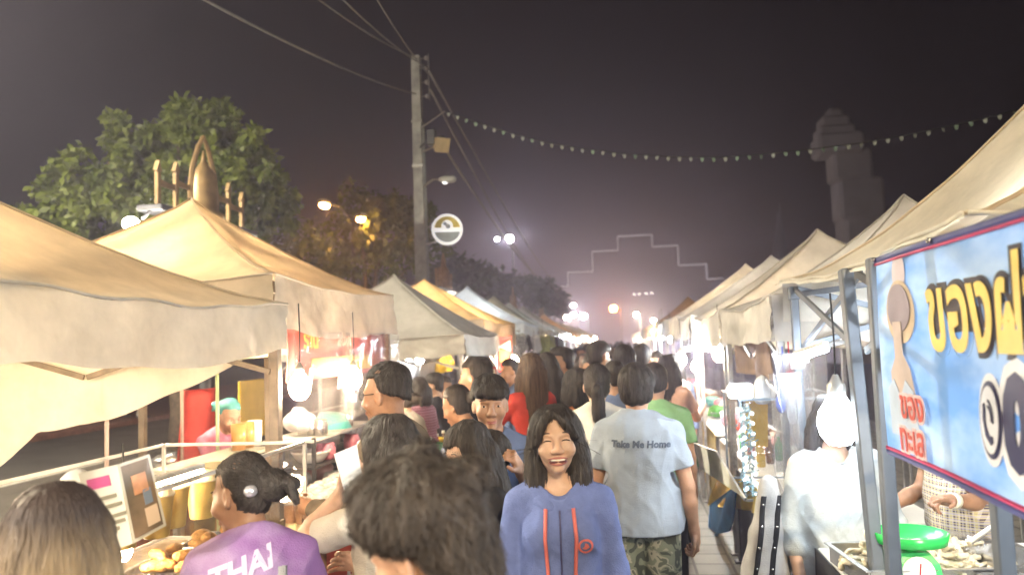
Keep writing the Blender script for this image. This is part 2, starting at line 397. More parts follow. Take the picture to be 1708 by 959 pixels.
def head_parts(S, M, s, k0, detail):
    Rh = M[:3, :3]
    def e(c, r, k=.015, op='u', Rl=None): S.ell(app(M, np.array(c)*s), np.array(r)*s, Rh if Rl is None else Rh@Rl, k=k*s, op=op)
    # origin of the head frame: the middle of the head; +Y is the face
    e((0, -.012, .035), (.076, .094, .088)); e((0, .01, -.02), (.068, .082, .085), .03); e((0, .03, -.07), (.045, .052, .042), .035)
    if detail:
        e((0, .078, .012), (.05, .018, .012), .02)                                       # brow
        for sx in (-1, 1):
            e((.034*sx, .098, -.006), (.022, .016, .014), .014, 's')                      # eye sockets
            e((.034*sx, .074, -.008), (.017, .013, .012), .006)                           # lids
            e((.043*sx, .066, -.04), (.026, .025, .024), .025)                            # cheeks
            e((.078*sx, -.004, -.018), (.010, .019, .032), .006, Rl=rot('Z', .35*sx))     # ears
            e((.086*sx, .000, -.014), (.006, .010, .018), .004, 's')
            e((.014*sx, .104, -.044), (.010, .011, .009), .008)                           # nostril wings
        S.cone(app(M, np.array((0, .088, .002))*s), app(M, np.array((0, .110, -.038))*s), .009*s, .013*s, k=.012*s)   # nose
        e((0, .090, -.073), (.026, .012, .007), .008); e((0, .088, -.085), (.022, .012, .008), .008); e((0, .074, -.108), (.022, .02, .016), .02)
    else:
        S.cone(app(M, np.array((0, .085, .0))*s), app(M, np.array((0, .108, -.038))*s), .012*s, .015*s, k=.015*s)
        for sx in (-1, 1): e((.078*sx, -.004, -.018), (.012, .02, .032), .006)
def style_hair(style, S, M, s, seed=0):
    Rh = M[:3, :3]
    def e(c, r, k=.02, op='u'): S.ell(app(M, np.array(c)*s), np.array(r)*s, Rh, k=k*s, op=op)
    def c(a, b, ra, rb, k=.025): S.cone(app(M, np.array(a)*s), app(M, np.array(b)*s), ra*s, rb*s, k=k*s)
    def face_cut(y=.055, z=.03, h=.1):   # open the hair where the face is
        S.box(app(M, np.array((0, y+.1, z-h))*s), np.array((.066 if style == 'part' else .062, .1, h))*s, Rh, rd=.03*s, k=.015*s, op='s')
    def ear_cut():
        for sx in (-1, 1): S.ell(app(M, np.array((.085*sx, .008, -.034))*s), np.array((.034, .036, .05))*s, Rh, k=.01*s, op='s')
    if style in ('short', 'crop'):
        g = .012 if style == 'short' else .005
        e((0, -.014, .04), (.079+g, .098+g, .09+g)); e((0, -.035, -.02), (.070+g*.5, .068+g*.5, .07))
        S.box(app(M, np.array((0, .105, -.055))*s), np.array((.12, .1, .115))*s, Rh, rd=.03*s, k=.02*s, op='s')
        ear_cut(); S.cut(app(M, np.array((0, -.02, -.032 if style == 'short' else .004))*s), app(M, (0, .6, -1))-app(M, (0, 0, 0)), k=.012)
    elif style in ('mop', 'shag'):      # short sides, thick fringe
        e((0, -.012, .045), (.092, .11, .098)); e((0, -.035, -.02), (.08, .078, .07)); e((0, .062, .058), (.074, .045, .045))
        if style == 'shag': e((0, -.062, -.07), (.066, .05, .07), .03); c((.05, -.02, .11), (.03, -.06, .145), .03, .008); c((-.05, .02, .11), (-.07, .04, .13), .03, .008); c((0, -.09, .06), (.02, -.125, .07), .03, .01)
        S.box(app(M, np.array((0, .12, -.075))*s), np.array((.12, .1, .105))*s, Rh, rd=.02*s, k=.02*s, op='s')
        ear_cut(); S.cut(app(M, np.array((0, -.02, -.05))*s), app(M, (0, 1.2 if style == 'shag' else .55, -1))-app(M, (0, 0, 0)), k=.012)
    elif style in ('long', 'bob', 'part'):
        e((0, -.014, .038), (.09, .106, .096)); e((0, -.03, -.03), (.09, .085, .1))
        L = {'long': -.36, 'bob': -.12, 'part': -.27}[style]
        for sx in (-1, 1):
            q = .86 if style == 'part' else 1.0
            c((.078*sx*q, -.006, .02), (.096*sx*q, -.012, -.13), .032*q, .04*q); c((.088*sx*q, -.03, -.06), (.1*sx*q, .0 if style == 'part' else -.03, L), .042*q, .026)
        c((0, -.07, -.02), (0, -.095, L), .06, .055); c((.045, -.07, -.02), (.05, -.085, L), .055, .045); c((-.045, -.07, -.02), (-.05, -.085, L), .055, .045)
        face_cut(.045 if style == 'part' else .05, .048, .16)
        if style == 'part':
            S.ell(app(M, np.array((-.008, .115, .04))*s), np.array((.05, .05, .04))*s, Rh, k=.02*s, op='s')
            c((.018, .07, .098), (.052, .086, .05), .014, .012, .01); c((.052, .086, .05), (.073, .062, -.02), .012, .010, .01); c((.01, .07, .100), (-.03, .088, .066), .012, .010, .01); c((-.03, .088, .066), (-.068, .064, .01), .010, .009, .01)
    elif style in ('bun', 'tail'):
        e((0, -.014, .038), (.084, .102, .092)); e((0, -.035, -.02), (.076, .07, .07))
        S.box(app(M, np.array((0, .11, -.05))*s), np.array((.12, .1, .11))*s, Rh, rd=.03*s, k=.03*s, op='s'); ear_cut()
        if style == 'bun':
            e((0, -.135, -.005), (.05, .045, .05), .015); c((0, -.15, .0), (.015, -.2, -.015), .025, .02, .01); c((0, -.195, -.012), (.01, -.205, -.075), .02, .008, .01)
        else:
            c((0, -.105, -.0), (0, -.135, -.03), .028, .03, .015); c((0, -.135, -.03), (0, -.115, -.2), .036, .034, .02); c((0, -.115, -.2), (.005, -.1, -.36), .033, .012, .02)
def strands(V, Q, n, length, width, flow, seed=0, lift=.004, segs=6, jitter=.09, keep=None, off=.03):
    """thin tapered hair strips laid along the hair mass"""
    rg = np.random.default_rng(seed); bv = BVHTree.FromPolygons(V.tolist(), Q.tolist(), epsilon=0.0)
    out = MB(); tri = V[Q].mean(1)
    if keep is not None: tri = tri[keep(tri)]
    pick = rg.integers(0, len(tri), n)
    for q in pick:
        p = Vector(tri[q]); r = bv.find_nearest(p)
        if r[0] is None: continue
        path = []; nrm = r[1]; jit = Vector(rg.normal(size=3)*jitter); Ls = length*rg.uniform(.5, 1.2)/segs; lf = lift*rg.uniform(.3, 1.6)
        p = r[0]
        for i in range(segs+1):
            path.append((np.array(p+nrm*lf*(.3+1.4*i/segs)), np.array(nrm)))
            f = Vector(flow(np.array(p)))+jit; f = f-nrm*(f.dot(nrm))
            if f.length < 1e-5: break
            p2 = p+f.normalized()*Ls; r = bv.find_nearest(p2)
            if r[0] is None: break
            if (p2-r[0]).length > off:
                if off < .02: break
                p = p2
            else: p, nrm = r[0], r[1]
        if len(path) < 4: continue
        Pn = np.array([a for a, _ in path]); Nn = np.array([b for _, b in path]); T = np.gradient(Pn, axis=0); B = np.cross(T, Nn); B /= np.linalg.norm(B, axis=1, keepdims=True)+1e-9
        w = width*rg.uniform(.6, 1.3)*np.sin(np.linspace(.5, math.pi-.05, len(Pn)))[:, None]
        g = np.stack([Pn-B*w, Pn+Nn*w.max()*.5, Pn+B*w], 1)
        out.grid(g)
    return out
PEOPLE = []
def person(label, pos, face, H=1.65, res=.009, group=None, tone='mid', lean=0.0, side=0.0, head=(0, 0, 0), arms=None, top=None, sleeve='short', hem=.0, bottom=None, blen='long',
           hair='short', hairc='black', nstr=0, slen=.09, girl=False, detail=False, messy=None, fat=1.0, stance=.0, fold=1.0, seed=0, loose=1.0, neck_open=.0, shoes=None, hcurl=.5, extra=None, sdw=.003):
    s = H/1.70
    e = empty('person', (pos[0], pos[1], 0), label, 'person', group, R(face))
    sw = (.165 if girl else .185)*s; fx = fat
    hipz = .92*s
    U = ntrans((0, 0, hipz))@nrot('X', -R(lean))@nrot('Y', R(side))@ntrans((0, 0, -hipz))      # upper body
    neck = np.array((0, -.012, 1.455))*s
    Hm = U@ntrans(neck)@nrot('Z', R(head[0]))@nrot('X', -R(head[1]))@nrot('Y', R(head[2]))@ntrans((0, .02*s, .13*s))   # head frame
    arms = arms or {}
    def T(p): return app(U, np.array(p, float)*s)
    A = {}
    for sd, nm in ((-1, 'L'), (1, 'R')):
        a = arms.get(nm, {})
        sh = app(U, (sd*sw*.94, -.005*s, 1.365*s)); ud = unit(a.get('u', (sd*.14, -.05, -1))); fd = unit(a.get('f', (sd*.03, .22, -1)))
        el = sh+ud*.285*s; wr = el+fd*.25*s
        A[nm] = (sh, el, wr, unit(a.get('h', fd)), np.asarray(a.get('n', (-sd, 0, 0)), float), a.get('curl', hcurl), sd, a.get('point', False))
    lg = []
    for sd in (-1, 1):
        st = stance*sd
        lg.append((np.array((sd*.088, 0, .93))*s, np.array((sd*.10, .02+st*.5, .49))*s, np.array((sd*.105, -.02+st, .085))*s))
    allp = np.array([T((-.25, -.2, .8)), T((.25, .2, 1.5)), app(Hm, (0, -.13*s, .15*s)), app(Hm, (0, .13*s, .15*s)), app(Hm, (.13*s, 0, .16*s)), app(Hm, (-.13*s, 0, .16*s))]+[x for v in A.values() for x in (v[1], v[2], v[2]+v[3]*.2*s)]+[x+np.array((0, y, 0)) for l in lg for x in l for y in (-.12, .2)])
    lo = allp.min(0)-.14; hi = allp.max(0)+.1; lo[2] = -.02
    sk = skin_mat(tone)
    # --- body: one skin
    S = Solid(lo, hi, res)
    def torso(S, g, kk=.06):
        Ru = U[:3, :3]
        S.ell(T((0, -.01, .96)), np.array(((.155 if not girl else .165)*fx+g, .11*fx+g, .13+g))*s, Ru, k=kk); S.ell(T((0, -.005, 1.10)), np.array(((.135 if not girl else .12)*fx+g, (.098)*fx+g, .15+g))*s, Ru, k=kk)
        S.ell(T((0, -.012, 1.27)), np.array(((.165 if not girl else .15)*min(fx, 1.15)+g, .108*min(fx, 1.2)+g, .17+g))*s, Ru, k=kk)
        S.cone(T((-.125 if not girl else -.11, -.012, 1.362)), T((.125 if not girl else .11, -.012, 1.362)), (.052+g)*s, (.052+g)*s, k=kk)
        for sd in (-1, 1): S.cone(T((sd*.115, -.02, 1.375)), T((sd*.02, -.02, 1.445)), (.036+g)*s, (.04+g*.5)*s, k=.03)
        if girl:
            for sd in (-1, 1): S.ell(T((sd*.068, .075, 1.25)), np.array((.06+g, .05+g, .06+g))*s, Ru, k=.04)
    torso(S, -.012)
    S.cone(T((0, -.02, 1.43)), app(Hm, np.array((0, -.015, -.06))*s), .052*s*(.88 if girl else 1.05), .05*s*(.88 if girl else 1.03), k=.03)
    head_parts(S, Hm, s, .02, detail)
    for nm, (sh, el, wr, hd, hn, cu_, sd, pt) in A.items():
        S.cone(sh, el, .046*s*min(fx, 1.2), .037*s, k=.03); S.cone(el, el+(wr-el)*.35, .037*s, .038*s, k=.015); S.cone(el+(wr-el)*.35, wr, .038*s, .025*s, k=.015)
        hand(S, wr, hd, hn, -sd, s, curl=cu_, point=pt)
    for hp, kn, an in lg:
        S.cone(hp, kn, .078*s*fx, .05*s, k=.04); S.cone(kn, kn+(an-kn)*.35, .05*s, .052*s, k=.02); S.cone(kn+(an-kn)*.35, an, .052*s, .034*s, k=.02)
        S.cone(an+np.array((0, -.03, -.03))*s, an+np.array((0, .13, -.06))*s, .034*s, .024*s, k=.02)
    V, Q = S.mesh(); mk('body', V, Q, sk, e, local=True)
    # --- top
    if top is not None:
        S = Solid(lo, hi, res); g = .014*loose
        torso(S, g, .05)
        hz = .86+hem
        S.ell(T((0, -.008, hz+.04)), np.array((.172*fx+g, .124*fx+g, .27))*s, U[:3, :3], k=.05)
        if loose > 1: S.ell(T((0, -.008, 1.12)), np.array((.158*fx+g, .112*fx+g, .3))*s, U[:3, :3], k=.05)
        for nm, (sh, el, wr, *_r) in A.items():
            if sleeve == 'none': S.ell(sh, np.array((.03, .05, .05))*s, k=.02); continue
            lg_ = {'short': .62, 'half': 1.0, 'long': 1.0, 'rolled': 1.0}[sleeve]
            S.cone(sh, sh+(el-sh)*lg_, (.05+g*.45)*s, (.05+g*.8)*s if lg_ < 1 else (.045+g*.55)*s, k=.025)
            if sleeve in ('long', 'rolled'):
                q = .93 if sleeve == 'long' else .42
                S.cone(el, el+(wr-el)*q, (.047+g*.5)*s, (.036+g*.6)*s, k=.02); S.cone(el+(wr-el)*(q-.09), el+(wr-el)*q, (.040+g*.6)*s, (.037+g*.6)*s, k=.012)
        if fold:
            S.wobble(.008*fold*s, 26/s, seed+1, (1, 1, .45)); S.wobble(.0025*fold*s, 70/s, seed+2, (1, 1, .6))
            if res < .0068: S.crease(.0052*fold*s, 22/s, seed+3, (1, 1, .75))
        if sleeve == 'short':
            for nm, (sh, el, wr, *_r) in A.items():
                d = unit(el-sh); p = sh+(el-sh)*.66
                w = S.win(np.minimum(p, el)-.1*s, np.maximum(p, el)+.1*s)
                if w is not None:
                    sl, X, Y, Z = w
                    dd = -((X-p[0])*d[0]+(Y-p[1])*d[1]+(Z-p[2])*d[2])
                    far = (np.sqrt((X-p[0])**2+(Y-p[1])**2+(Z-p[2])**2)-.105*s)
                    S.put(sl, np.maximum(far, dd).astype(np.float32), 0, 's')
        S.cut(T((0, 0, hz)), U[:3, :3]@np.array((0, 0, -1.)))
        S.cone(T((0, .0, 1.44)), T((0, .03, 1.56)), (.056+neck_open)*s, .095*s, k=.008, op='s')
        if neck_open: S.ell(T((0, .09, 1.43)), np.array((.05, .06, .05))*s, k=.01, op='s')
        V, Q = S.mesh(); o = mk('top', V, Q, top, e, local=True); topmesh = (V, Q)
    else: topmesh = None
    if bottom is not None:
        S = Solid(lo, np.array((hi[0], hi[1], 1.15*s)), max(res, .008))
        S.ell(np.array((0, -.01, .95))*s, np.array((.168*fx, .122*fx, .12))*s, k=.04)
        cutz = {'long': .06, 'short': .50, 'skirt': .42}[blen]
        for hp, kn, an in lg:
            S.cone(hp, kn, .094*s*fx, .068*s if blen == 'long' else .085*s, k=.04)
            if blen == 'long': S.cone(kn, an, .066*s, .055*s, k=.03)
        S.wobble(.007*s, 28/s, seed+5, (1, 1, .5))
        S.cut((0, 0, cutz*s), (0, 0, -1)); S.cut((0, 0, 1.04*s), (0, 0, 1))
        V, Q = S.mesh(); mk('trousers' if blen == 'long' else 'shorts', V, Q, bottom, e, local=True)
    sh_ = shoes or mat('shoe_dark', (.04, .04, .045), rough=.5)
    for hp, kn, an in lg:
        S = Solid(an-.3*s, an+.3*s, .012)
        S.cone(an+np.array((0, -.045, -.045))*s, an+np.array((0, .15, -.055))*s, .043*s, .036*s, k=.02); S.ell(an+np.array((0, -.02, -.01))*s, np.array((.045, .055, .05))*s, k=.02)
        S.cut((0, 0, .004), (0, 0, -1)); V, Q = S.mesh(); mk('shoe', V, Q, sh_, e, local=True)
    # --- hair
    if hair:
        c0 = app(Hm, (0, -.06*s, -.12*s)); S = Solid(c0-.42*s, c0+.36*s, max(.0065, res))
        style_hair(hair, S, Hm, s); S.wobble(.008*s, 30/s, seed+9, (1, 1, .3)); S.wobble(.004*s, 95/s, seed+10, (1, 1, .12))
        if hair == 'shag': S.wobble(.017*s, 36/s, seed+12, (1, 1, .6))
        V, Q = S.mesh()
        if nstr:
            top_ = app(Hm, np.array((0, -.05, .13))*s); up = Hm[:3, :3]@np.array((0, 0, 1.))
            if hair in ('short', 'mop', 'crop', 'shag'):
                def flow(p):
                    q = p-top_; q = q-up*(q@up)*.2; return unit(q+1e-6)+np.array((0, 0, -.4))
            elif hair in ('bun', 'tail'):
                bun = app(Hm, np.array((0, -.12, 0))*s)
                def flow(p): return unit(bun-p+1e-6)
            else:
                def flow(p):
                    q = p-top_; q = q-up*(q@up); return unit(q+1e-6)*(1.0 if (p-top_)@up > -.06*s else .1)+np.array((0, 0, -1.))
            st = strands(V, Q, nstr, slen*s, sdw, flow, seed, lift=messy[1] if messy else .0025, jitter=messy[0] if messy else .09, off=.03 if messy or hair not in ('short', 'mop', 'crop') else .010)
            Vs = np.vstack(st.V); F = Q.tolist()+[tuple(i+len(V) for i in f) for f in st.F]
            mk('hair', np.vstack([V, Vs]), F, hair_mat(hairc), e, local=True)
        else: mk('hair', V, Q, hair_mat(hairc), e, local=True)
    if detail:
        dark = mat('eye_dark', (.012, .009, .008), rough=.25, var=.05); white = mat('eye_white', (.75, .72, .68), rough=.25, var=.03); brow = mat('brow_hair', (.07, .045, .035), rough=.7)
        def hp_(c): return app(Hm, np.array(c)*s)
        for sx in (-1, 1):
            b = MB(); t = np.linspace(-1, 1, 7)
            b.tube([hp_((sx*.034+x*.019, .0925-.006*abs(x*sx+.2)-.004*(x*sx > .3), .019+.004*(1-x*x))) for x in t], .0024*s, 5).make('eyebrow', brow, e, True, True)
            if detail == 'smile':
                b = MB(); b.tube([hp_((sx*.034+x*.017, .0885-.004*x*x, -.0085+.0045*(1-x*x))) for x in t], np.array([.0012, .0022, .0026, .0028, .0026, .0022, .0012])*s, 5).make('eyelid', dark, e, True, True)
            else:
                b = MB(); b.ball(hp_((sx*.034, .0795, -.007)), np.array((.0125, .0095, .0055))*s, Rm=Hm[:3, :3]); eo = b.make('eye', white, e, True, True)
                b = MB(); b.ball(hp_((sx*.034, .0865, -.0065)), np.array((.0055, .004, .0052))*s, Rm=Hm[:3, :3]); b.make('iris', dark, eo, True, True) if False else b.make('iris', dark, e, True, True)
        lip = mat('lip', (.36, .13, .11), rough=.4, var=.1)
        if detail == 'smile':
            Rh = Hm[:3, :3]
            b = MB(); b.ball(hp_((0, .0885, -.080)), np.array((.033, .012, .0125))*s, 14, 9, Rh); b.make('mouth', mat('mouth_dark', (.09, .018, .018), rough=.5), e, True, True)
            b = MB(); b.ball(hp_((0, .094, -.0745)), np.array((.028, .0075, .0048))*s, 12, 7, Rh); b.make('teeth', mat('teeth', (.8, .77, .7), rough=.25, var=.04), e, True, True)
            for z, k in ((-.069, .3), (-.0915, -1.0)):
                b = MB(); b.tube([hp_((x*.036, .099-.016*x*x, z+(.010*x*x if k < 0 else -.004*x*x+.002))) for x in t], np.array([.002, .0034, .0042, .0044, .0042, .0034, .002])*s, 6).make('lip', lip, e, True, True)
        else:
            for z in (-.0765, -.0835):
                b = MB(); b.tube([hp_((x*.024, .1015-.010*x*x, z+.002*x*x)) for x in t], np.array([.0015, .0035, .0045, .0045, .0045, .0035, .0015])*s, 6).make('lip', lip, e, True, True)
    info = dict(e=e, s=s, U=U, Hm=Hm, A=A, T=T, top=topmesh, lg=lg)
    if extra: extra(info)
    PEOPLE.append(info); return info
def on_cloth(info, name, V2, F, m, origin, x, y, ray_dir, off=.004):
    """lay a flat shape (V2: x, y, z) onto the top's cloth"""
    bv = BVHTree.FromPolygons(info['top'][0].tolist(), info['top'][1].tolist(), epsilon=0.0)
    x = unit(x); y = unit(y); d = Vector(unit(ray_dir)); P = []
    for v in V2:
        p = np.asarray(origin, float)+x*v[0]+y*v[1]
        h = bv.ray_cast(Vector(p)-d*.4, d, 1.2)
        q = np.array(h[0] if h[0] is not None else Vector(p)); P.append(q-np.array(d)*(off+max(0, v[2])))
    return mk(name, P, F, m, info['e'], smooth=False, local=True)
# ------------------------------------------------------------------ world, air, exposure
SC.world = bpy.data.worlds.new('World'); SC.world.use_nodes = True
wn = SC.world.node_tree.nodes; wl = SC.world.node_tree.links; bg = wn['Background']
sky = wn.new('ShaderNodeTexSky'); sky.sky_type = 'NISHITA'; sky.sun_disc = False; sky.sun_elevation = R(-3.5); sky.sun_rotation = R(60)
wmx = wn.new('ShaderNodeMix'); wmx.data_type = 'RGBA'; wmx.blend_type = 'ADD'; wmx.inputs[0].default_value = .004
wmx.inputs[6].default_value = (.0042, .0028, .0036, 1); wl.new(sky.outputs[0], wmx.inputs[7]); wl.new(wmx.outputs[2], bg.inputs['Color']); bg.inputs['Strength'].default_value = WORLD_S
SC.view_settings.view_transform = 'Standard'; SC.view_settings.look = 'None'; SC.view_settings.exposure = EXPO; SC.view_settings.gamma = 1
cy = SC.cycles
cy.use_denoising = True; cy.denoiser = 'OPENIMAGEDENOISE'; cy.max_bounces = 5; cy.diffuse_bounces = 3; cy.glossy_bounces = 2; cy.transmission_bounces = 4; cy.transparent_max_bounces = 12
cy.volume_bounces = 0; cy.sample_clamp_indirect = 4; cy.sample_clamp_direct = 0; cy.use_light_tree = True; cy.caustics_reflective = False; cy.caustics_refractive = False
cy.use_adaptive_sampling = True; cy.adaptive_threshold = .02
if HAZE > 0:
    m, N, L, P = nt('night_air'); N.remove(P)
    v = N.new('ShaderNodeVolumePrincipled'); v.inputs['Color'].default_value = (.76, .72, 1.0, 1); v.inputs['Density'].default_value = HAZE; v.inputs['Anisotropy'].default_value = .72
    L.new(v.outputs[0], N['Material Output'].inputs['Volume'])
    b = MB(); b.box((-10, 55, 7.5), (110, 150, 18)); o = b.make('haze', m); tag(o, 'thin smoky night air hanging over the whole market', None, None, 'stuff')
# ------------------------------------------------------------------ ground
asph = mat('asphalt', (.06, .056, .052), rough=.85, var=.35, scale=1.2, bump=.25, bscale=90, detail=8)
b = MB(); b.grid([[(-220, -60, 0), (-220, 320, 0)], [(220, -60, 0), (220, 320, 0)]][::-1]); tag(b.make('ground', asph), kind='structure')
def paving():
    m, N, L, P = nt('paving_tiles'); P.inputs['Roughness'].default_value = .6
    tc = N.new('ShaderNodeTexCoord'); br = N.new('ShaderNodeTexBrick'); br.inputs['Scale'].default_value = 1.0; br.offset = 0
    br.inputs['Brick Width'].default_value = .3; br.inputs['Row Height'].default_value = .3; br.inputs['Mortar Size'].default_value = .012
    br.inputs['Color1'].default_value = (.30, .28, .24, 1); br.inputs['Color2'].default_value = (.22, .21, .19, 1); br.inputs['Mortar'].default_value = (.08, .075, .07, 1)
    no = N.new('ShaderNodeTexNoise'); no.inputs['Scale'].default_value = 3; no.inputs['Detail'].default_value = 6
    mx = N.new('ShaderNodeMix'); mx.data_type = 'RGBA'; mx.blend_type = 'MULTIPLY'; mx.inputs[0].default_value = .6
    L.new(tc.outputs['Object'], br.inputs['Vector']); L.new(tc.outputs['Object'], no.inputs['Vector']); L.new(br.outputs['Color'], mx.inputs[6]); L.new(no.outputs['Fac'], mx.inputs[7]); L.new(mx.outputs[2], P.inputs['Base Color'])
    bp = N.new('ShaderNodeBump'); bp.inputs['Strength'].default_value = .4; bp.inputs['Distance'].default_value = .01; L.new(br.outputs['Fac'], bp.inputs['Height']); bp.invert = True; L.new(bp.outputs['Normal'], P.inputs['Normal'])
    return m
b = MB(); b.grid([[(5.0, -10, .005), (-5.2, -10, .005)], [(5.0, 90, .005), (-5.2, 90, .005)]]); tag(b.make('pavement', paving()), kind='structure')
redp = mat('red_pavers', (.16, .075, .05), rough=.8, var=.3, scale=5, bump=.3, bscale=30)
b = MB(); b.box((-17.2, 40, .06), (8.0, 130, .14), bev=.02); tag(b.make('kerb_island', redp), kind='structure')
wl_ = mat('road_paint', (.55, .53, .48), rough=.7, var=.3, scale=8)
b = MB()
for i in range(14): b.grid([[(-9.1, 4+6*i, .004), (-9.25, 4+6*i, .004)], [(-9.1, 7+6*i, .004), (-9.25, 7+6*i, .004)]])
tag(b.make('road_markings', wl_), kind='structure')
# ------------------------------------------------------------------ canopy tents
metal = mat('grey_steel', (.30, .29, .28), rough=.4, metal=.6, var=.25, scale=12)
white_metal = mat('white_steel', (.62, .60, .56), rough=.45, metal=.2, var=.2, scale=12)
CL = dict(cream=cloth('canvas_cream', (.74, .66, .54)), tan=cloth('canvas_tan', (.76, .64, .47)), grey=cloth('canvas_grey', (.60, .585, .56), trans=.4, tcol=(1, .95, .9)), yellow=cloth('canvas_yellow', (.78, .62, .40), trans=.5, tcol=(1, .86, .6)),
          blue=cloth('canvas_blue', (.62, .72, .86), trans=.45, tcol=(.95, .97, 1)), green=cloth('canvas_greygreen', (.56, .60, .58), trans=.4, tcol=(1, 1, .95)), white=cloth('canvas_white', (.76, .74, .70), trans=.45, tcol=(1, .97, .92)), orange=cloth('canvas_orange', (.78, .58, .42), trans=.5, tcol=(1, .85, .65)))
VAL = {k: cloth('valance_'+k, tuple(v), trans=.27) for k, v in dict(cream=(.78, .74, .66), tan=(.8, .73, .63), grey=(.66, .64, .60), yellow=(.66, .53, .38), blue=(.62, .72, .86), green=(.56, .6, .58), white=(.7, .69, .66), orange=(.7, .5, .4)).items()}
def tent(label, cx, cy_, hx, hy, eave, rise, val, c, seed=0, group='canopy tents along the market lane', p=1.32, n=28, sides=(1, 1, 1, 1), lod=0, frame=None, custom=None, leg=True, bare=(), lw=.04):
    rg = np.random.default_rng(seed); m = CL[c]
    e = empty('canopy_tent', (cx, cy_, 0), label, 'tent', group)
    u = np.linspace(-1, 1, n+1); U, Vv = np.meshgrid(u, u, indexing='ij')
    r = np.maximum(abs(U), abs(Vv)); q = np.minimum(abs(U), abs(Vv))/np.maximum(r, 1e-6)
    ph = rg.uniform(0, 6.28, 6)
    z = eave+rise*((1-r)**p)*(1-.0*q)-rise*.10*(1-q**2)*np.sin(np.pi*r**.8)*.9*np.minimum(1, r/.35)-.05*(1-q**1.5)*r**3
    z += .012*np.sin(7*U+ph[0]+2*Vv)*np.sin(6*Vv+ph[1])*(1-q)+.008*np.sin(17*U+ph[2])*np.sin(13*Vv+ph[3])*r
    z[r < .02] = eave+rise*1.03
    P = np.stack([cx+U*hx, cy_+Vv*hy, z], -1)
    tri = []
    for i in range(n):
        for j in range(n):
            q = [i*(n+1)+j, i*(n+1)+j+1, (i+1)*(n+1)+j+1, (i+1)*(n+1)+j]
            tri += [(q[0], q[1], q[2]), (q[0], q[2], q[3])] if (i-n/2+.5)*(j-n/2+.5) > 0 else [(q[0], q[1], q[3]), (q[1], q[2], q[3])]
    b = MB(); b.add(P.reshape(-1, 3), tri); can = b.make('canopy', m, e, smooth=True)
    edge = [P[:, 0], P[-1, :], P[::-1, -1], P[0, ::-1]]; out = [(0, -1), (1, 0), (0, 1), (-1, 0)]
    for k in range(4):
        if not sides[k]: continue
        E = edge[k].copy()
        if lod == 0:
            t0 = np.linspace(0, len(E)-1, 61); E = np.stack([np.interp(t0, np.arange(len(E)), E[:, j]) for j in range(3)], 1)
        t = np.linspace(0, 1, len(E)); rows = 7 if lod == 0 else 3
        G = []
        for j in range(rows):
            w = j/(rows-1); dep = val
            prof = dep*np.ones_like(t) if custom is None or k not in custom else np.interp(t, *custom[k])
            zz = E[:, 2]-w*prof*(1+.03*np.sin(9*t+ph[4]+k))-w*prof*.02*np.sin(31*t+ph[k])
            o_ = .006+w*(.018*np.sin(14*t+ph[5]+k)+.012*np.sin(33*t+ph[2]+k)+.02)
            wr = .006*np.sin(26*t+9*w+ph[3])*(1-w)+.005*np.sin(60*t-14*w)
            G.append(np.stack([E[:, 0]+out[k][0]*(o_+wr), E[:, 1]+out[k][1]*(o_+wr), zz], 1))
        b = MB(); b.grid(np.array(G)); b.make('valance', VAL[c], can, smooth=True)
    if lod == 0:
        for k in range(4):
            if sides[k]: E = edge[k]; b = MB(); b.tube(E+np.array((out[k][0]*.012, out[k][1]*.012, .003)), .007, 5); b.make('piping', VAL[c], can, True)
        for a, c_ in ((0, 0), (0, n), (n, n), (n, 0)):
            h = n//2; I_ = [(round(a+(h-a)*t), round(c_+(h-c_)*t)) for t in np.linspace(0, 1, h+1)]; b = MB(); b.tube([P[i, j]+(0, 0, .004) for i, j in I_], .008, 5); b.make('hip_seam', m, can, True)
    fm = frame or metal
    if leg:
        for sx in (-1, 1):
            for sy in (-1, 1):
                x, y = cx+sx*(hx-.045), cy_+sy*(hy-.045)
                b = MB()
                if lod == 0:
                    b.box((x, y, (eave-.05+.9)/2), (lw, lw, eave-.95), bev=.004); b.box((x, y, .48), (lw-.01, lw-.01, .94), bev=.003); b.box((x, y, .012), (.09, .09, .02)); b.box((x, y, .93), (lw+.012, lw+.012, .06), bev=.006); b.box((x, y, eave-.07), (lw+.015, lw+.015, .07), bev=.006)
                else: b.box((x, y, eave/2-.02), (.045, .045, eave-.05))
                b.make('leg', fm, e)
    if lod < 2:
        for k, (a, c_) in enumerate((((-1, -1), (1, -1)), ((1, -1), (1, 1)), ((1, 1), (-1, 1)), ((-1, 1), (-1, -1)))):
            if k in bare: continue
            A = np.array((cx+a[0]*(hx-.06), cy_+a[1]*(hy-.06), 0)); B = np.array((cx+c_[0]*(hx-.06), cy_+c_[1]*(hy-.06), 0)); b = MB()
            zt, zb = eave-.05, eave-.36; q = [A, (A+B)/2, B]
            for j in range(2):
                a0, b0 = q[j], q[j+1]; dx = unit(np.cross(B-A, (0, 0, 1)))*.012
                b.bar(a0+dx+(0, 0, zt), b0+dx+(0, 0, zb), .016, .03); b.bar(a0-dx+(0, 0, zb), b0-dx+(0, 0, zt), .016, .03)
            b.make('truss', fm, e)
        b = MB(); b.tube([(cx, cy_, eave-.2), (cx, cy_, eave+rise*.93-.03)], .018, 8)
        for a in ((-1, -1), (1, -1), (1, 1), (-1, 1)): b.bar((cx+a[0]*(hx-.06), cy_+a[1]*(hy-.06), eave-.08), (cx, cy_, eave+.02), .016, .028)
        b.make('centre_pole', fm, e)
    return e
# near tents, one by one
tx = [0, .11, .26, .41, .52, .66, .74, .85, 1.0]
td = [.27, .29, .40, .50, .58, .62, .82, 1.0, 1.05]
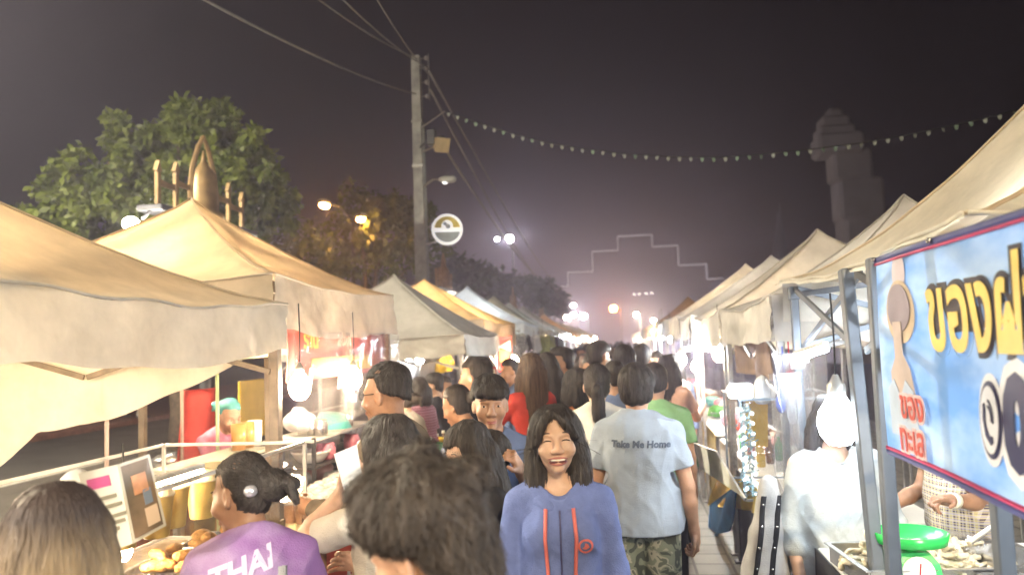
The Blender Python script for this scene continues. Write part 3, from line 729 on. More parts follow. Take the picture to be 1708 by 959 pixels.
# side k=2 runs from +x to -x
T1 = tent('cream canopy tent with a droopy stained valance above the long haired shopper', -2.965, 2.95, 1.15, 1.15, 2.10, .60, .25, 'cream', 1, custom={2: (tx, td)}, bare=(1,), lw=.055, frame=mat('brown_steel', (.24, .19, .14), rough=.5, metal=.3, var=.3, scale=9))
T2 = tent('tan peaked canopy tent above the red stall banner and two glowing bulbs', -3.07, 5.33, 1.15, 1.15, 2.28, .68, .31, 'tan', 2, bare=(1,), lw=.055, frame=mat('brown_steel', None))
T3 = tent('plain grey canopy tent with the sharp peak in front of the utility pole', -2.65, 9.05, 1.05, 1.1, 1.96, .72, .21, 'grey', 3, p=1.15)
T4 = tent('yellow orange canopy tent glowing from inside behind the grey peaked one', -3.05, 12.1, 1.2, 1.55, 2.18, .70, .35, 'yellow', 4, p=1.2)
T5 = tent('pale blue canopy tent behind the yellow orange one', -3.1, 15.9, 1.3, 1.3, 2.2, .82, .3, 'blue', 5, lod=1)
R1 = tent('cream canopy tent rising over the blue banner', 2.02, 3.25, 1.15, 1.15, 2.13, 1.02, .22, 'cream', 11, p=1.62, n=56, custom={0: ([0, .34, .36, .7, .86, 1], [.0, .0, .14, .15, .24, .40]), 3: ([0, 1], [.02, .02])}, frame=mat('blue_grey_steel', (.16, .18, .21), rough=.45, metal=.4, var=.2))
R2 = tent('grey topped canopy tent whose peak shows behind the cream one over the blue banner', 1.95, 5.66, 1.12, 1.12, 2.06, .68, .24, 'grey', 12, p=1.62)
R3 = tent('pale canopy tent with a sharp peak next to the grey topped one', 1.95, 8.05, 1.12, 1.12, 2.05, .78, .3, 'white', 13, p=1.2)
R4 = tent('mid grey canopy tent behind the sharp pale peak', 1.95, 10.5, 1.15, 1.15, 2.1, .74, .25, 'grey', 14, lod=1, p=1.12)
R5 = tent('whitish canopy tent behind the mid grey one', 1.95, 12.6, 1.15, 1.0, 2.15, .78, .25, 'white', 15, lod=1, p=1.12)
k = 0
for y, c, side, ht in ((19.2, 'green', -1, .85), (21.9, 'green', -1, .8), (25, 'grey', -1, .85), (28.2, 'green', -1, .7), (31.8, 'orange', -1, .8), (35, 'tan', -1, .6), (38.5, 'grey', -1, .65), (42, 'tan', -1, .6), (46, 'white', -1, .6), (50, 'grey', -1, .6), (54, 'white', -1, .6), (58, 'tan', -1, .6),
                       (15.2, 'grey', 1, .55), (18, 'tan', 1, .55), (20.8, 'tan', 1, .6), (23.7, 'orange', 1, .85), (26.5, 'tan', 1, .6), (30, 'white', 1, .6), (34, 'tan', 1, .6), (38, 'grey', 1, .6), (42, 'white', 1, .6), (46, 'tan', 1, .6), (50, 'grey', 1, .6), (54, 'tan', 1, .6), (58, 'white', 1, .6)):
    k += 1; nm = dict(green='grey green', grey='grey', orange='orange', tan='tan', white='whitish')[c]
    lab = {(19.2, -1): 'grey green canopy tent just behind the pale blue one', (21.9, -1): 'grey green canopy tent second behind the pale blue one', (25, -1): 'grey canopy tent beyond the two grey green ones', (28.2, -1): 'grey green canopy tent by the hanging clothes, before the small orange one',
           (31.8, -1): 'small orange canopy tent on the tree side of the lane', (23.7, 1): 'orange canopy tent whose peak stands out beneath the stepped light outline'}.get((y, side))
    lab = lab or ('small distant %s canopy tent on the %s row' % (nm, 'utility pole side' if side < 0 else 'blue banner side'))
    tent(lab, -3.1 if side < 0 else 1.98, y, 1.25, 1.25, 2.15, ht, .28, c, 40+k, 'distant %s tents on the %s' % (nm, 'utility pole side' if side < 0 else 'banner side') if lab.startswith('small distant') else 'canopy tents along the market lane', n=12, lod=2 if y > 26 else 1)
# the two stalls beside the camera, behind the picture, added to carry fill bulbs
tent('unseen cream canopy tent added beside the photographer on the tree side', -3.0, -.2, 1.15, 1.3, 2.2, .6, .25, 'cream', 71, lod=1)
tent('unseen white canopy tent added beside the photographer on the banner side', 2.2, -.4, 1.15, 1.2, 2.3, .6, .25, 'white', 72, lod=1)
# ------------------------------------------------------------------ lamps
WARM, COOL, SOD = (1, .77, .50), (.82, .92, 1.0), (1, .45, .10)
capm = mat('bulb_cap', (.5, .5, .48), rough=.4, metal=.5)
blackm = mat('black_cable', (.02, .02, .02), rough=.6)
PROTO = {}
def bulb(p, label, power=45, col='warm', r=.055, cord=.35, group='bulbs hanging under the tents'):
    key = (col, round(power), r)
    c = dict(warm=WARM, cool=COOL, white=(1, .9, .74), sod=SOD)[col]
    e = empty('light_bulb', tuple(p), label, 'light bulb', group)
    if key not in PROTO:
        area = 4*math.pi*r*r*.92
        m = emit('bulb_%s_%d_%d' % (col, power, r*1000), c, power/(math.pi*area))
        g = MB(); g.lathe([(.001, -r*1.15), (r*.5, -r*1.05), (r*.86, -r*.6), (r, 0), (r*.9, r*.5), (r*.6, r*.95), (r*.42, r*1.25)], (0, 0, 0), 12)
        b = MB(); b.lathe([(r*.45, r*1.25), (r*.45, r*1.8), (r*.3, r*1.95), (r*.12, r*2.3)], (0, 0, 0), 10)
        w = MB(); w.tube([(0, 0, r*2.2), (.004, 0, r*2.2+.15), (0, 0, r*2.2+.34)], .004, 5)
        PROTO[key] = (g.make('bulb_glass', m, e, True, True), b.make('bulb_cap', capm, e, True, True), w.make('cord', blackm, e, True, True))
    else:
        for o in PROTO[key]: c_ = o.copy(); link(c_); c_.parent = e
    return e
def tube_lamp(a, b_, label, power=30, col='cool', r=.014):
    a, b_ = np.asarray(a, float), np.asarray(b_, float); mid = (a+b_)/2; L = np.linalg.norm(b_-a)
    c = dict(warm=WARM, cool=COOL)[col]
    e = empty('tube_lamp', tuple(mid), label, 'tube light', 'tube lights under the tents')
    m = emit('tube_%s_%d' % (col, power), c, power/(math.pi*2*math.pi*r*L))
    t = MB(); t.tube([a, b_], r, 8); t.make('tube', m, e)
    t = MB(); t.bar(a+(0, 0, r*1.9), b_+(0, 0, r*1.9), .03, .02); t.make('fixture', white_metal, e); return e
PW = LAMP
bulb(W(500, 646, X=-1.82), 'glowing warm bulb under the red stall banner by the tent post', 24*PW, r=.062)
bulb(W(590, 632, X=-1.86), 'glowing warm bulb under the red stall banner beside the man in glasses', 20*PW, r=.058)
bulb(W(1398, 704, d=3.2), 'big blazing white bulb in front of the vendor in the pale sweater', 4.5*PW, 'cool', r=.084, cord=.5)
bulb(W(1200, 590, X=.95), 'big warm bulb hanging under the sharply peaked pale tent', 22*PW, 'warm', r=.07)
bulb(W(1161, 612, Y=8.6), 'small warm bulb below the long tube light', 14*PW, 'warm', r=.05)
bulb(W(1136, 600, Y=9.3), 'cool white bulb by the woman in the peach top', 24*PW, 'cool', r=.06)
bulb(W(1146, 690, Y=7.6), 'low warm bulb above the sweets stall counter', 8*PW, 'warm', r=.04)
tube_lamp(W(1327, 598, d=4.0), W(1378, 582, d=3.6), 'white tube light under the truss of the cream tent', 16*PW)
tube_lamp(W(1142, 583, Y=8.9), W(1188, 578, Y=7.4), 'long white tube light beside the big warm bulb', 16*PW)
bulb(W(858, 602, Y=10.6), 'warm bulb by the red hanging banners', 24*PW, r=.055)
bulb(W(700, 600, X=-3.0), 'cool bulb inside the plain grey tent', 26*PW, 'white', r=.055)
bulb((-3.2, 5.3, 2.12), 'warm bulb assumed high inside the tan tent', 42*PW, r=.05)  # hidden bulb assumed from the glow of the roof cloth
bulb((-3.3, 2.5, 1.98), 'warm bulb assumed inside the droopy cream tent', 40*PW, r=.05)  # out of view, assumed bulb that lights the canopy from inside
bulb((-2.3, .3, 1.95), 'white bulb added in the unseen tree side stall beside the photographer', 85*PW, 'white', r=.06)  # bulb added out of view to light surfaces that face the camera
bulb((1.7, -.2, 2.0), 'cool bulb added in the unseen banner side stall beside the photographer', 75*PW, 'cool', r=.06)  # second unseen bulb, added as front light
bulb((1.9, 2.6, 2.0), 'cool bulb inside the cream tent behind the banner', 24*PW, 'cool', r=.055)
bulb((-2.7, 12.3, 2.0), 'warm bulb inside the glowing yellow tent', 45*PW, r=.055)
bulb((-2.6, 15.8, 2.0), 'white bulb inside the pale blue tent', 35*PW, 'white', r=.055)
bulb((1.7, 5.6, 1.98), 'white bulb inside the grey topped tent', 16*PW, 'white', r=.05)
bulb((1.7, 10.5, 1.95), 'white bulb inside the mid grey tent', 26*PW, 'white', r=.055)
bulb((1.5, 12.7, 2.0), 'warm bulb inside the whitish tent', 30*PW, 'warm', r=.055)
for i, (y, side) in enumerate([(y, s_) for y in (19, 22, 25, 28, 31.8, 35, 38.5, 42, 46, 50, 54, 58) for s_ in (-1, 1)]+[(15.3, 1), (18, 1)]):
    col = ('warm', 'white', 'cool')[(i*7+i//3) % 3] if y < 30 else ('warm', 'white')[i % 2]
    x = -1.75 if side < 0 else .75
    bulb((x-side*.0+side*.15, y, 1.92+.08*math.sin(i*2.3)), 'far %s bulb glowing in the tent row on the %s' % (dict(warm='warm', white='white', cool='cool')[col], 'utility pole side' if side < 0 else 'banner side'), 44*PW, col, r=.075, group='far %s bulbs on the %s' % (col, 'utility pole side' if side < 0 else 'banner side'))
# ------------------------------------------------------------------ trees
bark = mat('bark', (.09, .065, .045), rough=.9, var=.4, scale=14, bump=.6, bscale=30)
def leaf_mat(name, c):
    if name in _MC: return _MC[name]
    m, N, L, P = nt(name); P.inputs['Roughness'].default_value = .5
    tc = N.new('ShaderNodeTexCoord'); no = N.new('ShaderNodeTexNoise'); no.inputs['Scale'].default_value = 2.2; no.inputs['Detail'].default_value = 6; L.new(tc.outputs['Object'], no.inputs['Vector'])
    rp = N.new('ShaderNodeValToRGB'); rp.color_ramp.elements[0].position = .35; rp.color_ramp.elements[1].position = .66
    rp.color_ramp.elements[0].color = (c[0]*.55, c[1]*.6, c[2]*.6, 1); rp.color_ramp.elements[1].color = (c[0]*1.35, c[1]*1.3, c[2]*1.1, 1)
    L.new(no.outputs['Fac'], rp.inputs['Fac']); L.new(rp.outputs['Color'], P.inputs['Base Color'])
    t = N.new('ShaderNodeBsdfTranslucent'); L.new(rp.outputs['Color'], t.inputs['Color']); mx = N.new('ShaderNodeMixShader'); mx.inputs[0].default_value = .35
    L.new(P.outputs[0], mx.inputs[1]); L.new(t.outputs[0], mx.inputs[2]); L.new(mx.outputs[0], N['Material Output'].inputs['Surface'])
    _MC[name] = m; return m
def leaves(clumps, per, size, seed):
    rg = np.random.default_rng(seed); V = []; 
    for c, r in clumps:
        c = np.asarray(c, float); r = np.broadcast_to(np.asarray(r, float), (3,))
        nsub = 16
        for j in range(nsub):
            d = rg.normal(size=3); d /= np.linalg.norm(d); sc = c+d*r*rg.uniform(.45, 1.0); sr = r.mean()*rg.uniform(.2, .42)
            n = int(per/nsub*rg.uniform(.6, 1.4)); q = rg.normal(size=(n, 3)); q /= np.linalg.norm(q, axis=1, keepdims=True); q = sc+q*sr*rg.uniform(.35, 1.05, (n, 1))
            ax = rg.normal(size=(n, 3))+np.array((0, 0, -.5)); ax /= np.linalg.norm(ax, axis=1, keepdims=True)
            o = rg.normal(size=(n, 3)); b = np.cross(ax, o); b /= np.linalg.norm(b, axis=1, keepdims=True)+1e-9; nn = np.cross(ax, b)
            L = size*rg.uniform(.6, 1.35, (n, 1)); w = L*.26
            V.append(np.stack([q, q+ax*L*.5+b*w+nn*L*.06, q+ax*L, q+ax*L*.5-b*w+nn*L*.06], 1))
    V = np.concatenate(V); n = len(V)
    return V.reshape(-1, 3), np.arange(4*n).reshape(n, 4)
def tree(label, base, clumps, per, size, c, seed, trunk_r=.16, group='trees beyond the tents'):
    e = empty('broadleaf_tree', tuple(base), label, 'tree', group)
    V, F = leaves(clumps, per, size, seed); mk('crown', V, F, leaf_mat('leaf_%d' % seed, c), e, smooth=False)
    cc = np.mean([k[0] for k in clumps], 0); b = MB(); base = np.asarray(base, float); fork = base+(cc-base)*np.array((.5, .5, .48))
    b.tube([base, base+(fork-base)*.35+(.05, .03, 0), base+(fork-base)*.7+(-.03, .05, 0), fork], [trunk_r*1.25, trunk_r, trunk_r*.85, trunk_r*.75], 10)
    for c_, r in clumps[::2]:
        c_ = np.asarray(c_, float); mid = (fork+c_)/2+(0, 0, .15); b.tube([fork-(0, 0, .05), mid, c_], [trunk_r*.5, trunk_r*.3, trunk_r*.08], 6)
    b.make('trunk', bark, e, True); return e
rg = np.random.default_rng(5)
cl = []
for px, py, pr in ((340, 235, 66), (250, 250, 62), (180, 270, 60), (120, 330, 58), (75, 395, 50), (170, 360, 66), (250, 340, 66), (330, 320, 60), (405, 265, 62), (430, 340, 62), (462, 330, 50), (370, 400, 50), (130, 420, 48), (215, 225, 42), (300, 205, 36), (360, 198, 34)):
    d = 14.6+rg.uniform(-.9, .9); cl.append((W(px, py, d=d), pr*d/FPX*np.array((1, 1, .95))))
tree('big leafy green tree behind the golden arch ornament', (W(300, 400, d=14.6)[0], W(300, 400, d=14.6)[1], 0), cl, 2400, .16, (.15, .19, .032), 3, .2)
cl = []
for px, py, pr in ((640, 390, 70), (580, 400, 62), (700, 420, 50), (520, 420, 60), (600, 350, 46), (650, 345, 36), (460, 430, 55), (690, 370, 34), (610, 450, 60)):
    d = 24+rg.uniform(-1.5, 1.5); cl.append((W(px, py, d=d), pr*d/FPX))
tree('dim olive tree between the utility pole and the orange street lamps', (W(620, 400, d=24)[0], W(620, 400, d=24)[1], 0), cl, 900, .21, (.09, .115, .026), 4, .22)
for i, (px, py, pr, d) in enumerate(((760, 455, 46, 36), (810, 470, 40, 42), (880, 480, 36, 50), (915, 500, 30, 58))):
    c_ = W(px, py, d=d); r = pr*d/FPX
    tree('dark distant tree over the %s' % ('pale blue tent, just past the utility pole', 'grey green tents, under the amber lamp pair', 'grey green tents, further down the row', 'far end of the tent row')[i], (c_[0], c_[1], 0),
         [(c_+np.array((x*r*.7, 0, z*r*.5)), r*.6) for x, z in ((-1, -.3), (0, .3), (1, -.2), (.4, -.7), (-.5, .1))], 160, .5, (.05, .07, .026), 20+i, .18)
# ------------------------------------------------------------------ ornamental lamp posts with the golden arch
gold = mat('gold_paint', (.30, .20, .09), rough=.45, metal=.35, var=.25, scale=8)
darkm = mat('dark_paint', (.045, .045, .05), rough=.5)
globe = emit('globe_light', (1, .93, .75), 70)
lit_globe = emit('globe_dim', (1, .9, .7), 6)
def ornament(y, x, label, first=None):
    if first is not None:
        return copy_thing(first, (x, y, 0), 0, label)
    e = empty('ornamental_lamp_post', (x, y, 0), label, 'lamp post', 'ornamental lamp posts behind the tents')
    b = MB(); b.lathe([(.14, 0), (.14, .25), (.07, .35), (.06, 3.35), (.09, 3.42)], (x, y, 0), 12); b.make('post', darkm, e, True)
    b = MB(); b.box((x, y, 3.46), (.30, 2.3, .07), bev=.01); b.bar((x, y, 2.7), (x, y+.8, 3.42), .04); b.bar((x, y, 2.7), (x, y-.8, 3.42), .04); b.make('platform', darkm, e)
    # arch
    b = MB(); pr = [(.30, 0), (.31, .34), (.25, .62), (.12, .88), (0, 1.04)]; 
    for s_ in (-1, 1): b.tube([(x, y+s_*p[0], 3.50+p[1]) for p in pr], [.032, .032, .032, .03, .022], 6)
    b.make('arch', gold, e)
    b = MB(); b.lathe([(.24, 3.50), (.24, 3.56), (.17, 3.60), (.165, 3.95), (.15, 4.05), (.09, 4.13), (.035, 4.22), (.012, 4.36)], (x, y, 0), 16); b.make('bell_spire', gold, e, True)
    for s_ in (-1, 1):
        for j, (d, h) in enumerate(((.62, .46), (.98, .40))):
            b = MB(); b.box((x, y+s_*d, 3.50+h/2), (.05, .06, h), bev=.006); b.prism([(-.05, 0), (.05, 0), (0, .12)], .05, (x, y+s_*d, 3.5+h), rot('Z', math.pi/2)); b.make('baluster', gold, e)
            d0 = d-.33; b = MB(); h2 = h-.14
            b.prism([(-.15, h2-.02), (.15, h2-.02), (.15, h2+.05), (.05, h2+.035), (-.15, h2+.05)], .035, (x, y+s_*(d-.17), 3.5), rot('Z', math.pi/2)); b.make('rail', gold, e)
        b = MB(); b.bar((x, y+s_*1.1, 3.44), (x, y+s_*1.26, 3.32), .03); b.make('bracket', darkm, e)
        for t in ((.1, 1.2), (-.1, 1.32)):
            b = MB(); b.ball((x+t[0], y+s_*t[1], 3.26), (.085, .085, .075), 12, 8); b.make('globe', globe, e, True)
    return e
O1 = ornament(9.05, -5.05, 'ornamental lamp post with a golden arch in front of the big green tree')
ornament(22.6, -5.1, 'golden topped ornamental lamp post right beside the utility pole', O1); ornament(37.5, -5.1, 'golden topped ornamental lamp post behind the grey green tents', O1); ornament(51, -5.1, 'farthest golden topped ornamental lamp post over the orange tent', O1)
# ------------------------------------------------------------------ utility pole and what it carries
conc = mat('pole_concrete', (.32, .32, .31), rough=.85, var=.3, scale=5, bump=.3, bscale=50)
PX_, PY_ = -4.72, 18.5
e = empty('utility_pole', (PX_, PY_, 0), 'tall concrete utility pole rising above the tents', 'utility pole')
b = MB(); b.add([(PX_+sx*w, PY_+sy*w, z) for z, w in ((0, .155), (8.95, .10)) for sx, sy in ((-1, -1), (1, -1), (1, 1), (-1, 1))], [(0, 3, 2, 1), (4, 5, 6, 7)]+[(i, (i+1) % 4, (i+1) % 4+4, i+4) for i in range(4)]); b.make('shaft', conc, e)
b = MB()
for z in (7.9, 8.25, 8.6, 8.85): b.tube([(PX_+.1, PY_-.1, z), (PX_+.27, PY_-.1, z)], .012, 5); b.lathe([(.03, -.05), (.045, -.02), (.03, 0), (.045, .03), (.03, .05)], (PX_+.27, PY_-.1, z), 8)
b.tube([(PX_+.33, PY_-.1, 7.8), (PX_+.33, PY_-.1, 8.95)], .012, 5); b.make('insulator_rack', metal, e)
b = MB()
for z in (7.3, 6.2, 4.4): b.box((PX_, PY_, z), (.27+.01*(8-z), .27+.01*(8-z), .05))
b.make('strap_band', metal, e)
b = MB(); b.tube([(PX_+.17, PY_-.05, 2), (PX_+.15, PY_-.05, 7.2)], .035, 6); b.make('cable_conduit', mat('conduit', (.22, .24, .25), rough=.5), e)
p = W(720, 230, d=18.3); b = MB(); b.box(p, (.2, .2, .36), bev=.02); b.bar(p, (PX_, PY_, p[2]), .04); o = b.make('junction_box', mat('box_dark', (.05, .055, .06), rough=.5)); tag(o, 'small dark electrical box clamped to the utility pole', 'junction box')
p = W(734, 240, d=18.2)
e2 = empty('horn_loudspeaker', tuple(p), 'tan horn loudspeaker hanging off the utility pole', 'loudspeaker')
Rm = rot('Z', R(35))@rot('X', R(25)); hm = mat('horn_tan', (.55, .43, .24), rough=.5, var=.15)
b = MB(); hp = np.array([(-.17, -.17, -.17), (.17, -.17, -.17), (.17, -.17, .17), (-.17, -.17, .17), (-.09, .2, -.1), (.09, .2, -.1), (.09, .2, .1), (-.09, .2, .1)])@Rm.T+p
b.add(hp, [(0, 1, 2, 3), (4, 7, 6, 5), (0, 4, 5, 1), (1, 5, 6, 2), (2, 6, 7, 3), (3, 7, 4, 0)]); b.make('horn', hm, e2)
b = MB(); b.ball(p+np.array((0, .12, .14)), (.1, .1, .08)); b.make('driver_cap', darkm, e2, True)
b = MB(); b.bar(p+np.array((-.05, .1, 0)), (PX_+.1, PY_-.1, p[2]+.05), .035); b.make('bracket', metal, e2)
p = W(722, 300, d=18.4); q = W(760, 299, d=18.0)
e2 = empty('street_lamp', tuple(p), 'unlit flat street lamp sticking out of the utility pole', 'street lamp')
b = MB(); b.tube([(PX_+.1, PY_, p[2]), p, p+(q-p)*.35], .025, 6); b.make('arm', metal, e2)
b = MB(); d_ = unit(q-p); b.tube([p+(q-p)*.3, p+(q-p)*.5, p+(q-p)*.9, q], [.045, .085, .08, .03], 8); b.make('lamp_head', mat('lamp_grey', (.45, .46, .45), rough=.4, var=.1), e2, True)
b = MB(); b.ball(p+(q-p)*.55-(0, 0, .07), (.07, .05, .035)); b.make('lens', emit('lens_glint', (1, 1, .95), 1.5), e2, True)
p = W(746, 383, d=18.1); r = 26*18.1/FPX
e2 = empty('round_sign', tuple(p), 'round white rimmed sign with a yellow and grey emblem on the utility pole', 'sign')
n_ = unit(C0-p); n_[2] = 0; n_ = unit(n_); xx = np.cross((0, 0, 1.), n_); 
def disc(b, c, r, th, a0=0, a1=2*math.pi, n=32):
    ang = np.linspace(a0, a1, n, endpoint=abs(a1-a0) < 6.2); P = [c+xx*math.cos(a)*r+np.array((0, 0, math.sin(a)*r)) for a in ang]
    m_ = len(P); b.add([q+n_*th/2 for q in P]+[q-n_*th/2 for q in P], [tuple(range(m_)), tuple(reversed(range(m_, 2*m_)))]+[(i, (i+1) % m_, (i+1) % m_+m_, i+m_) for i in range(m_)]); return b
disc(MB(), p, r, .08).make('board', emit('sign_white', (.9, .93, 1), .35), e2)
disc(MB(), p+n_*.045, r*.84, .01, .12-math.pi*.0, math.pi-.12).make('emblem', mat('sign_yellow', (.75, .62, .16), rough=.5), e2)
disc(MB(), p+n_*.045, r*.84, .01, math.pi+.2, 2*math.pi-.2).make('emblem', mat('sign_grey', (.36, .42, .48), rough=.5), e2)
b = MB(); disc(b, p+n_*.052+np.array((0, 0, r*.22)), r*.36, .012); b.make('emblem', mat('sign_white', None), e2)
b = MB(); disc(b, p+n_*.06+xx*.02+np.array((0, 0, r*.18)), r*.16, .012); disc(b, p+n_*.06-xx*.05+np.array((0, 0, r*.36)), r*.12, .012); b.make('emblem', mat('sign_grey', None), e2)
b = MB(); b.bar(p+np.array((0, 0, .2)), (PX_+.1, PY_, p[2]+.2), .03); b.bar(p-np.array((0, 0, .2)), (PX_+.1, PY_, p[2]-.2), .03); b.make('bracket', metal, e2)
# ------------------------------------------------------------------ cables
def cable(a, b_, sag, label, r=.02, group='overhead cables'):
    t = np.linspace(0, 1, 24)[:, None]; a, b_ = np.asarray(a, float), np.asarray(b_, float)
    P = a+(b_-a)*t; P[:, 2] -= sag*4*(t[:, 0]*(1-t[:, 0])); b = MB(); b.tube(P, r, 5)
    o = b.make('overhead_cable', mat('cable_grey', (.19, .18, .17), rough=.7), None, True); tag(o, label, 'cable', group)
cable(W(318, -12, d=8.0), W(693, 157, d=18.4), .12, 'thick pale cable running up from the utility pole over the big tree', .017)
cable(W(515, -12, d=10), W(703, 100, d=18.4), .1, 'thin cable meeting the top of the utility pole, nearer the thick pale one', .011)
cable(W(560, -12, d=10), W(712, 112, d=18.4), .1, 'middle thin cable meeting the top of the utility pole', .011)
cable(W(622, -12, d=10), W(716, 125, d=18.4), .08, 'steepest thin cable meeting the top of the utility pole', .011)
cable(W(743, 250, d=18.3), W(905, 470, d=62), .35, 'cable drooping from the horn loudspeaker towards the white street lamp', .035)
cable(W(716, 120, d=18.4), W(930, 478, d=80), .5, 'faint cable running from the pole top down the lane', .03)
cable(W(718, 150, d=18.4), W(915, 478, d=80), .9, 'lowest faint cable running from the pole top down the lane', .03)
# ------------------------------------------------------------------ pennant string across the lane
pts = [(742, 186), (790, 203), (850, 222), (910, 238), (970, 248), (1040, 257), (1120, 262), (1200, 263), (1270, 258), (1340, 251), (1430, 240), (1500, 228), (1560, 216), (1620, 203), (1690, 186), (1760, 168)]
P = np.array([W(px, py, d=18.2-4.0*(px-742)/1000) for px, py in pts])
t = np.linspace(0, len(P)-1, 120); P = np.stack([np.interp(t, np.arange(len(P)), P[:, j]) for j in range(3)], 1)
e = empty('pennant_string', tuple(P[0]), 'long string of little pale pennants sagging across the night sky', 'pennant string')
b = MB(); b.tube(P, .012, 5); b.make('cord', blackm, e, True)
s_ = np.concatenate([[0], np.cumsum(np.linalg.norm(np.diff(P, axis=0), axis=1))]); pm = [mat('pennant_pale', (.42, .47, .44), rough=.7), mat('pennant_green', (.30, .46, .36), rough=.7)]
proto = None; rg = np.random.default_rng(2)
for i, d in enumerate(np.arange(.1, s_[-1], .235)):
    c = np.array([np.interp(d, s_, P[:, j]) for j in range(3)])
    a = rg.uniform(-.6, .6); Rm = rot('Z', a)@rot('X', rg.uniform(-.3, .3)); b = MB()
    b.prism([(-.036, -.005), (.036, -.005), (.03, -.07), (.0, -.1), (-.03, -.07)], .004, c, Rm); b.make('pennant', pm[int(rg.random() < .35)], e)
b = MB(); b.bar(W(742, 186, d=18.2), (PX_+.05, PY_-.05, W(742, 186, d=18.2)[2]-.1), .03); b.make('holder', metal, e)
# ------------------------------------------------------------------ stepped light outline and stone tower
dg = 84
st = [(935, 520), (935, 478), (948, 476), (948, 455), (989, 452), (990, 420), (1031, 417), (1030, 395), (1087, 392), (1087, 412), (1130, 411), (1132, 443), (1178, 443), (1179, 466), (1205, 466), (1206, 520)]
c0 = W(1060, 500, d=dg); n0 = unit(np.array((c0[0], c0[1]-0, 0)))
pw = []
for px, py in st:
    rr = ray(px, py); tt = ((c0-C0)@np.array((0, 1., 0)))/(rr@np.array((0, 1., 0))); pw.append(C0+rr*tt)
pw = np.array(pw); pw[0][2] = 0; pw[0][0] = pw[1][0]; pw[-1][2] = 0; pw[-1][0] = pw[-2][0]
for i in range(1, len(pw)):      # true verticals and levels
    if abs(pw[i][0]-pw[i-1][0]) < abs(pw[i][2]-pw[i-1][2]): pw[i][0] = pw[i-1][0]
    else: pw[i][2] = pw[i-1][2]
e = empty('stepped_gateway', (c0[0], c0[1], 0), 'stepped gateway outlined by pale light tubes at the end of the lane', 'gateway')
b = MB()
for a, c in zip(pw[:-1], pw[1:]): b.bar(a, c, .35, .35)
b.make('frame', mat('gate_frame', (.12, .12, .13), rough=.7), e)
b = MB()
for a, c in zip(pw[1:-2], pw[2:-1]): b.bar(a+np.array((0, -.22, 0)), c+np.array((0, -.22, 0)), .30, .06)
b.make('light_outline', emit('outline_glow', (.9, .9, 1), OUTL), e)
stone = mat('tower_stone', (.50, .47, .52), rough=.9, var=.12, scale=.8)
dt = 46; b = MB(); X0 = W(1400, 300, d=dt)
def px2(px): return W(px, 300, d=dt)[:2]
blocks = [(1378, 1404, 182, 202), (1366, 1412, 196, 222), (1362, 1420, 212, 240), (1360, 1432, 226, 262), (1385, 1447, 252, 305), (1395, 1466, 300, 370), (1405, 1484, 362, 470), (1395, 1500, 440, 560)]
for xa, xb, ya, yb in blocks:
    mid = (xa+xb)/2; c = W(mid, (ya+yb)/2, d=dt); w = (xb-xa)*dt/FPX; h = (yb-ya)*dt/FPX; b.box(c, (w, w*.85, h), rot('Z', YAW*.0), bev=.18)
c = W(1450, 560, d=dt); b.box((c[0], c[1], c[2]/2), (4.2, 3.6, c[2]+.4))
o = b.make('stone_tower', stone); tag(o, 'tall pale stepped stone tower looming in the dark above the tan tent', 'stone tower')
for px, pt, pb, w, d, lab in ((1300, 338, 480, 30, 62, 'pointed dark blue spire standing beside the stone tower'), (1297, 355, 480, 50, 75, 'broad dim spire behind the pointed dark blue one')):
    top_ = W(px, pt, d=d); r = w*d/FPX/2; b = MB(); H_ = top_[2]
    b.lathe([(r*1.5, 0), (r*1.4, H_*.3), (r*1.0, H_*.45), (r*.62, H_*.65), (r*.32, H_*.82), (r*.1, H_*.95), (.02, H_)], (top_[0], top_[1], 0), 14)
    o = b.make('spire', mat('spire_stone', (.26, .27, .36), rough=.8, var=.15, scale=1), None, True); tag(o, lab, 'spire')
# ------------------------------------------------------------------ street lamps
def street_lamp(label, heads, base, h, col, power, rnd=False, r=.16):
    e = empty('street_lamp', (base[0], base[1], 0), label, 'street lamp', 'lit street lamps')
    b = MB(); b.lathe([(.14, 0), (.13, .4), (.09, .5), (.055, h)], (base[0], base[1], 0), 10); b.make('pole', darkm, e, True)
    m = emit('street_%s_%d' % (col, power), dict(white=(1, .9, .66), sod=SOD, cool=(1, .97, .92), warm=(1, .8, .5), red=(1, .25, .06))[col], power/(math.pi*4*math.pi*r*r*.5))
    r0_ = r
    for hi_, hd in enumerate(heads):
        r = r0_*(.45 if col == 'cool' and hi_ == 1 else 1)
        hd = np.asarray(hd, float); a = np.array((base[0], base[1], h)); b = MB(); b.tube([a-(0, 0, .1), (a+hd)/2+(0, 0, .12), hd+(0, 0, .06)], .035, 6); b.make('arm', darkm, e, True)
        d = unit((hd-a)*np.array((1, 1, 0))+1e-6); Rm = np.stack([d, np.cross((0, 0, 1), d), (0, 0, 1)], 1)
        b = MB(); b.ball(hd+(0, 0, .05 if not rnd else r*.5), (r*2.3, r*1.1, r*.55) if not rnd else (r*.8, r*.8, r*.5), 10, 7, Rm); b.make('lamp_head', mat('lamp_grey', None), e, True)
        b = MB(); b.ball(hd-(0, 0, .035 if not rnd else r*.4), (r*1.7, r*.8, r*.5) if not rnd else (r, r, r*.9), 10, 7, Rm); b.make('lens', m, e, True)
    return e
d = 21.2; a = W(541, 341, d=d); c = W(602, 364, d=d+1.2); mid = (a+c)/2; street_lamp('two headed orange street lamp shining through the dim olive tree', [a, c], mid+np.array((-.5, 2.2, 0)), mid[2]+.2, 'sod', 48*LAMP, r=.15)
